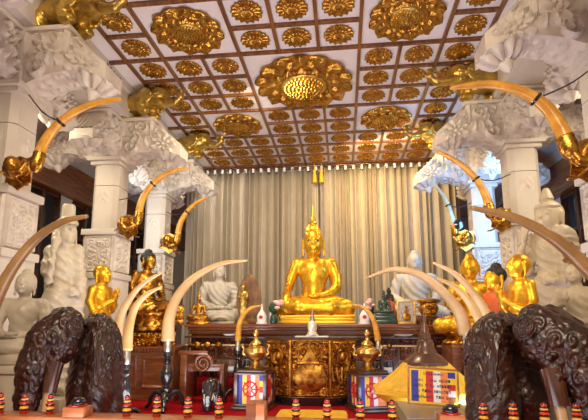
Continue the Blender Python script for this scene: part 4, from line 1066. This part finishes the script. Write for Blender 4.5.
a = wall_tusk([(2.655, 4.12, 2.832), (2.61, 4.12, 3.008), (2.499, 4.12, 3.23), (2.3, 4.12, 3.401), (2.009, 4.12, 3.496), (1.64, 4.12, 3.482)], .072, 'large amber tusk held high on the nearest right column', M['ivory_gold'], 'gold elephant head mount on the nearest right column', -1, (2.924, 4.34, 2.789), .95, 5); ends.append((a, (3.25, 4.37, 3.9)))
a = wall_tusk([(2.729, 6.6, 2.858), (2.689, 6.6, 3.099), (2.565, 6.6, 3.362), (2.337, 6.6, 3.619), (2.014, 6.6, 3.829)], .068, 'amber tusk held high on the second right column', M['ivory_gold'], 'gold elephant head mount on the second right column', -1, (2.954, 6.83, 2.802), .8, 5); ends.append((a, (3.15, 6.85, 3.5)))
a = wall_tusk([(2.692, 8.5, 2.972), (2.637, 8.5, 3.301), (2.526, 8.5, 3.636), (2.302, 8.5, 3.981)], .055, 'greyish tusk held high on the right column nearest the curtain', M['ivory_grey'], 'gold elephant head mount on the right column nearest the curtain', -1, (2.951, 8.83, 2.857), .9, 5); ends.append((a, (3.12, 8.85, 3.6)))
for i, (a, b) in enumerate(ends):
    a = Vector(a); b = Vector(b); mid = (a+b)/2-Vector((0, 0, .06))
    lb = ['from the nearest left tusk', 'from the second left tusk', 'from the third left tusk', 'from the nearest right tusk', 'from the second right tusk', 'from the third right tusk'][i]
    tag(MB().tube(spline([a, mid, b], 6), .008, 6).build('support_wire', M['wire'], None), 'thin dark wire running %s to its column' % lb, 'wire')
tag(MB().lathe([(.03, 0), (.09, .02), (.09, .12), (.06, .16), (.03, .17)], 16, axis='y').build('spotlight', M['black'], None, loc=(2.746, 8.4, 3.083)), 'black spotlight clamped beside the greyish tusk on the right', 'spotlight')

# ---------------------------------------------------------------- small things on the altar
t = thing('carved_aureole', 'brown carved oval aureole panel standing right of the left white seated statue', 'aureole', (-1.139, 8.14, 1.25))
ar = MB(); nn, nt = 16, 48; V_ = []
for j in range(nn):
    for i in range(nt):
        r = j/(nn-1); th = 2*PI*i/nt; pk = 1+.22*max(0, math.sin(th))**8
        h = .02*math.sin(r*22)**2*(.6+.4*math.cos(th*14))+.01
        V_.append((.235*r*math.cos(th), -h, .44+.40*r*math.sin(th)*pk))
ar.add(V_, [(j*nt+i, j*nt+(i+1) % nt, (j+1)*nt+(i+1) % nt, (j+1)*nt+i) for j in range(nn-1) for i in range(nt)])
o = ar.build('panel', M['aureole'], t, smooth=True); o.modifiers.new('th', 'SOLIDIFY').thickness = .03
MB().box(-.16, .16, -.08, .10, 0, .09, .015).build('foot', M['aureole'], t)
t = thing('standing_figurine', 'slim grey gold standing figurine in front of the brown carved aureole', 'figurine', (-1.204, 7.93, 1.25))
unit_body('figure', standing('pray', hs=.08, top='bun'), .018, M['bronze'], t, .62, (0, 0, .07), .1)
MB().lathe([(.12, 0), (.125, .03), (.09, .05), (.10, .08)], 16).build('base', M['bronze'], t)
for i, px_ in enumerate((0, 1)):
    x = -0.862 if i == 0 else 0.948
    t = thing('white_bottle_shrine', 'white stupa shaped ornament with a red figure, %s of the golden buddha' % ('left' if i == 0 else 'right'), 'ornament', (x, 7.95, 1.25))
    MB().lathe([(.10, 0), (.10, .02), (.085, .05), (.09, .14), (.06, .20), (.022, .25), (.015, .34), (.004, .36)], 20).build('body', M['panel'], t)
    MB().lathe([(.001, -.092), (.03, -.09), (.04, -.075), (.03, -.06)], 14, (0, -.0, .12), 'y').build('red_inset', M['red'], t)
tag(MB().box(-.035, .035, -.035, .035, 0, .20, .01).box(-.025, .025, -.025, .025, .20, .215, .005).build('white_candle_box', M['panel'], None, loc=(-0.677, 7.93, 1.25)), 'small upright white box between the flowers and the white ornament', 'box')
def flowers(x, y, z, lab, s=1.):
    t = thing('flower_vase', lab, 'vase of flowers', (x, y, z)); rnd = random.Random(int(x*100))
    MB().lathe([(.05*s, 0), (.07*s, .04*s), (.06*s, .12*s), (.04*s, .16*s), (.055*s, .19*s)], 16).build('vase', M['green'], t)
    fo = MB()
    for q in range(26):
        a = rnd.uniform(0, 6.28); r = rnd.uniform(.03, .15)*s; h = rnd.uniform(.2, .36)*s; p = Vector((r*math.cos(a), r*math.sin(a)*.6, h))
        fo.tube([(0, 0, .15*s), tuple(p*.7+Vector((0, 0, .06*s))), tuple(p)], [.008, .03*s, .002], 5, .3)
    fo.build('leaves', M['leaf'], t)
    for q in range(8):
        a = rnd.uniform(0, 6.28); r = rnd.uniform(.02, .14)*s; h = rnd.uniform(.24, .42)*s
        rb = MB(); rb.lathe([(.008, -.03), (.04*s, -.01), (.048*s, .015), (.03*s, .035), (.036*s, .02), (.012*s, .04)], 10, (r*math.cos(a), r*math.sin(a)*.6-.04, h)); rb.build('bloom', M['pink'], t)
flowers(-0.633, 7.88, 1.25, 'vase of pale pink flowers left of the golden buddha', 1.1)
flowers(1.066, 8.2, 1.25, 'vase of pale pink flowers beside the dark green buddha', 1.0)
t = thing('green_buddha_statue', 'small dark green seated buddha on a stepped base at the right of the altar', 'statue', (1.296, 8.0, 1.25))
MB().box(-.21, .21, -.14, .14, 0, .07, .012).box(-.18, .18, -.12, .12, .07, .14, .012).box(-.15, .15, -.10, .10, .14, .19, .012).build('stepped_base', M['green'], t)
unit_body('figure', seated('lap', hs=.13), .022, M['green'], t, .34, (0, 0, .185), .05, drape(.01, .005, 60, True))
MB().lathe([(.03, 0), (.03, .02), (.004, .07)], 10).build('finial', M['green'], t, loc=(0, 0, .185+.34*1.0))
t = thing('bronze_bust', 'dark figure with orange cloth standing behind the dark green buddha', 'figurine', (1.407, 8.25, 1.25))
unit_body('figure', standing('pray', hs=.085), .02, M['hair'], t, .62, (0, 0, .02), -.3)
MB().lathe([(.12, .02), (.115, .2), (.10, .36), (.05, .46)], 16).build('orange_cloth', M['robe'], t)
t = thing('picture_frame', 'gold framed picture of a seated figure standing on the altar', 'picture frame', (1.667, 7.95, 1.25)); t.rotation_euler = (.0, 0, .05)
MB().box(-.16, .16, -.01, .012, .0, .025, .004).box(-.16, .16, -.01, .012, .375, .40, .004).box(-.16, -.135, -.01, .012, 0, .40, .004).box(.135, .16, -.01, .012, 0, .40, .004).build('frame', M['gold'], t)
MB().box(-.14, .14, .0, .010, .02, .38).build('print', M['picture'], t)
b = MB().lathe([(.06, -.012), (.075, -.004), (.07, .0)], 18, (0, 0, .12), 'y').lathe([(.035, -.012), (.04, -.004), (.03, .0)], 16, (0, 0, .22), 'y').lathe([(.028, -.012), (.03, 0)], 16, (0, 0, .285), 'y'); b.build('printed_figure', M['gold_old'], t)
t = thing('gold_reliquary', 'round gold ornate vessel on a low dark stand on the altar', 'vessel', (2.038, 7.95, 1.25))
MB().box(-.21, .21, -.13, .13, .09, .115, .006).build('stand_top', M['wood_dark'], t)
for x in (-.15, .0, .15): MB().lathe([(.02, 0), (.03, .03), (.015, .06), (.03, .092)], 10, (x, -.08, 0)).build('stand_leg', M['gold_old'], t)
MB().lathe([(.14, .115), (.15, .13), (.12, .16), (.17, .24), (.165, .30), (.13, .34), (.19, .37), (.20, .40), (.18, .42), (.12, .43)], 28).build('vessel_body', M['gold_old'], t)
relief_mb(.16, .16, lambda U, V: np.clip(1.1-np.hypot(U, V), 0, 1)*foliage(U, V, 2, 3), .05, 24, 24).build('front_relief', M['gold_ceiling'], t, loc=(0, -.165, .27))
tag(MB().lathe([(.05, 0), (.06, .03), (.04, .06), (.065, .10), (.05, .15), (.02, .17), (.03, .20), (.005, .24)], 14).build('gold_figurine', M['gold_old'], None, loc=(2.422, 7.95, 1.25)), 'tiny gold figurine at the right end of the altar table', 'figurine')
tag(MB().lathe([(.04, 0), (.05, .02), (.03, .05), (.045, .09), (.02, .13), (.004, .17)], 14).build('silver_figurine', M['silver'], None, loc=(2.256, 7.95, 1.25)), 'tiny silver grey figurine next to the gold vessel stand', 'figurine')

# parasol stupa: bronze spire over a ribbed yellow canopy on legs
X0 = 1.594; zc = 0.449
t = thing('stupa_shrine', 'brown spired bell roof over a ribbed yellow canopy on dark legs, right of the lanterns', 'shrine', (X0, 5.85, 0))
MB().lathe([(.27, 0.758), (.265, 0.795), (.22, 0.833), (.20, 0.858), (.14, 0.896), (.125, 0.946), (.10, 0.984), (.095, 1.047), (.075, 1.06), (.07, 1.123), (.055, 1.136), (.05, 1.187), (.035, 1.213), (.03, 1.277), (.004, 1.418)], 32).build('spire', M['roof_brown'], t)
mb = MB(); nt = 160; prof = [(.26, 0.783), (.32, 0.721), (.41, 0.634), (.52, 0.547), (.62, 0.486), (.62, 0.461)]; V_ = []
for r, z in prof:
    for i in range(nt):
        a = 2*PI*i/nt; k = 1+.05*(i % 4 < 2); o8 = 1/math.cos(((a+PI/8) % (PI/4))-PI/8)*.97
        V_.append((r*k*o8*math.cos(a), r*k*o8*math.sin(a)*.8, z))
mb.add(V_, [(j*nt+i, j*nt+(i+1) % nt, (j+1)*nt+(i+1) % nt, (j+1)*nt+i) for j in range(5) for i in range(nt)]); mb.build('canopy', M['yellow_cloth'], t)
V_ = []; mb = MB()
for r, z in ((.62, 0.474), (.66, 0.474), (.66, 0.425), (.55, 0.339), (.50, 0.339)):
    for i in range(8): a = 2*PI*(i+.5)/8; V_.append((r*1.06*math.cos(a), r*1.06*math.sin(a)*.8, z))
mb.add(V_, [(j*8+i, j*8+(i+1) % 8, (j+1)*8+(i+1) % 8, (j+1)*8+i) for j in range(4) for i in range(8)]); mb.add([(0, 0, 0.339)], []); mb.build('cornice', M['yellow'], t)
for a in range(6):
    q = 2*PI*(a+.5)/6; MB().lathe([(.045, 0), (.03, .03), (.025, .15), (.045, 0.339+.02)], 12, (.42*math.cos(q), .33*math.sin(q), 0)).build('leg', M['wood_dark'], t)

# framed flag sign
def letters(mb, x0, x1, z, h, seed, y):
    rnd = random.Random(seed); x = x0
    while x < x1-.02:
        w_ = rnd.uniform(.012, .022)
        if rnd.random() < .16: x += .02; continue
        mb.box(x, x+.004, y, y+.002, z, z+h*rnd.choice((1, 1.4))); mb.box(x, x+w_, y, y+.002, z+(0 if rnd.random() < .5 else h*.8), z+(0 if False else h*.25)+(0 if rnd.random() < .5 else h*.8)+.004) if rnd.random() < .8 else None
        mb.box(x+w_-.004, x+w_, y, y+.002, z, z+h); x += w_+.007
t = thing('framed_flag_sign', 'framed sign with handwriting over blue, yellow, red, white and orange stripes', 'sign', (1.436, 4.6, 0.473)); t.rotation_euler = (-.22, .06, .0)
w2, h2 = .245, .36; 
MB().box(-w2, w2, 0, .02, 0, .018, .004).box(-w2, w2, 0, .02, h2-.018, h2, .004).box(-w2, -w2+.018, 0, .02, 0, h2, .004).box(w2-.018, w2, 0, .02, 0, h2, .004).build('frame', M['wood_red'], t)
MB().box(-w2+.01, w2-.01, .008, .016, .01, h2-.01).build('yellow_mat', M['flag_yellow'], t)
iw = 2*(w2-.035)/6
for i, c in enumerate(['flag_blue', 'flag_yellow', 'flag_red', 'flag_white', 'flag_orange']): MB().box(-w2+.035+i*iw, -w2+.035+(i+1)*iw, .003, .009, .035, h2-.035).build('stripe', M[c], t)
for q, c in enumerate(['wood_red', 'flag_white', 'flag_red', 'flag_yellow', 'flag_blue']): MB().box(-w2+.035+5*iw, w2-.035, .003, .009, .035+(h2-.07)*q/5, .035+(h2-.07)*(q+1)/5).build('stripe', M[c], t)
lt = MB(); letters(lt, -.09, .13, .285, .022, 3, .0005)
for q in range(4): letters(lt, -.19, .18, .225-.052*q, .022, 5+q, .0005)
lt.build('handwriting', M['ink'], t)

# glass topped display case under the sign
t = thing('display_case', 'low dark metal case with a pale glass top under the framed sign', 'case', (0, 0, 0))
xa, xb = 1.075, 1.765; zt = 0.457
MB().box(xa+.02, xb-.02, 4.1, 5.0, 0, zt-.06, .01).build('body', M['grey'], t)
MB().box(xa-.02, xb+.02, 4.06, 5.04, zt-.06, zt-.015, .015).build('rim', M['grey'], t)
MB().box(xa+.04, xb-.04, 4.12, 4.98, zt-.016, zt-.006).build('glass_top', M['silver'], t)

# small black elephant, cushion, mat
t = thing('small_black_elephant', 'small black wooden elephant standing on the red carpet left of the lantern', 'elephant figurine', (-1.362, 6.7, 0), -PI/2+.1)
def be():
    L = [E_((-.06, 0, .30), (.19, .12, .14), .04), E_((.16, 0, .36), (.11, .10, .12), .04), *chain([(.22, 0, .34), (.29, 0, .24), (.30, 0, .12), (.31, 0, .05)], [.07, .05, .036, .028], .02)]
    for q in (-1, 1): L += [E_((.12, q*.11, .33), (.04, .022, .10), .02), *chain([(.08, q*.075, .22), (.08, q*.08, .03)], [.055, .048], .03), *chain([(-.18, q*.075, .22), (-.18, q*.08, .03)], [.06, .048], .03)]
    return L
body('body', be(), .012, M['ebony'], t)
for q in (-1, 1): MB().tube([(.24, q*.05, .27), (.30, q*.06, .21), (.35, q*.06, .20)], [.012, .010, .004], 8).build('tusk', M['ivory_pale'], t)
t = thing('yellow_cushion', 'flat mustard yellow cushion lying on the floor behind the railing', 'cushion', (0.166, 5.9, 0))
body('cushion_body', [B_((0, 0, .07), (.40, .22, .02), .05, .02)], .018, M['yellow_cloth'], t)
MB().tube([(.452*math.cos(a*PI/24)*1.0 if False else max(-.43, min(.43, .6*math.cos(a*PI/24))), max(-.25, min(.25, .4*math.sin(a*PI/24))), .07) for a in range(49)], .012, 8).build('piping', M['yellow'], t)
MB().box(-.0, .0, 0, 0, 0, 0) if False else None

# ---------------------------------------------------------------- railing in front
zr = 0.747
t = thing('wooden_railing', 'orange red wooden railing with banded knobs across the bottom of the picture', 'railing', (0, 2.5, 0))
MB().box(-2.1, 2.4, -.06, .06, zr-.10, zr-.022, .01).box(-2.1, 2.4, -.075, .075, zr-.024, zr-.004, .006).build('top_rail', M['wood_red'], t)
MB().box(-2.1, 2.4, -.04, .04, .12, .20, .01).build('bottom_rail', M['wood_red'], t)
for x in (-2.0, -.95, .2, 1.25, 2.3): MB().box(x-.04, x+.04, -.04, .04, 0, zr-.10, .01).build('post', M['wood_red'], t)
fm = bpy.data.materials.new('banded_paint'); fm.use_nodes = True; nt_ = fm.node_tree; bs = nt_.nodes['Principled BSDF']
tc = nt_.nodes.new('ShaderNodeTexCoord'); sx = nt_.nodes.new('ShaderNodeSeparateXYZ'); mr = nt_.nodes.new('ShaderNodeMapRange'); mr.inputs[2].default_value = .135
cr = nt_.nodes.new('ShaderNodeValToRGB'); cr.color_ramp.interpolation = 'CONSTANT'
cols = [(0, (.45, .015, .01)), (.16, (.01, .008, .008)), (.26, (.85, .42, .03)), (.38, (.01, .008, .008)), (.48, (.60, .02, .015)), (.58, (.01, .008, .008)), (.66, (.85, .42, .03)), (.73, (.01, .008, .008)), (.80, (.55, .02, .015)), (.9, (.01, .008, .008))]
while len(cr.color_ramp.elements) < len(cols): cr.color_ramp.elements.new(.5)
for e, (p_, c_) in zip(cr.color_ramp.elements, cols): e.position = p_; e.color = (*c_, 1)
nt_.links.new(tc.outputs['Object'], sx.inputs[0]); nt_.links.new(sx.outputs[2], mr.inputs[0]); nt_.links.new(mr.outputs[0], cr.inputs[0]); nt_.links.new(cr.outputs[0], bs.inputs['Base Color'])
bs.inputs['Roughness'].default_value = .2; bs.inputs['Coat Weight'].default_value = .6
kn = MB().lathe([(.022, 0), (.026, .006), (.026, .018), (.018, .023), (.027, .03), (.029, .04), (.02, .05), (.027, .058), (.028, .068), (.018, .078), (.023, .086), (.024, .094), (.014, .102), (.018, .11), (.017, .12), (.008, .13), (.001, .133)], 20).build('banded_knob', fm, None); C.objects.unlink(kn)
for px_ in [-1.398, -1.248, -1.089, -0.628, -0.453, -0.275, -0.099, 0.325, 0.492, 0.667, 0.834, 1.295, 1.443, 1.594, 1.748]:
    clone(kn, t, (px_, 0, zr-.006)).scale = (.86, .86, .88)
# red top ledge on the right part is a dark glossy strip
for i, (px_, lab, dome) in enumerate(((-0.9, 'orange wooden block with a dark glass dome on the left of the railing', 1), (0.118, 'bare orange wooden block on the railing left of the yellow cushion', 0), (1.124, 'orange wooden block with a black dome in front of the framed sign', 1))):
    t = thing('wooden_block', lab, 'block', (px_, 2.47, zr-.003))
    hh = .052 if dome else .095
    MB().box(-.062 if dome else -.048, .062 if dome else .048, -.05, .05, 0, hh, .005).build('block', M['wood_red'], t)
    if dome:
        MB().lathe([(.045, hh), (.047, hh+.008), (.040, hh+.010)], 24).build('red_ring', M['red'], t)
        MB().lathe([(.038, hh+.008), (.040, hh+.02), (.034, hh+.036), (.022, hh+.046), (.001, hh+.05)], 24).build('dome', M['black'], t, smooth=True)
    else:
        MB().box(-.048, .0, -.052, -.049, .0, .09).box(-.002, .002, -.054, -.049, 0, .095).build('front_groove', M['wood'], t)
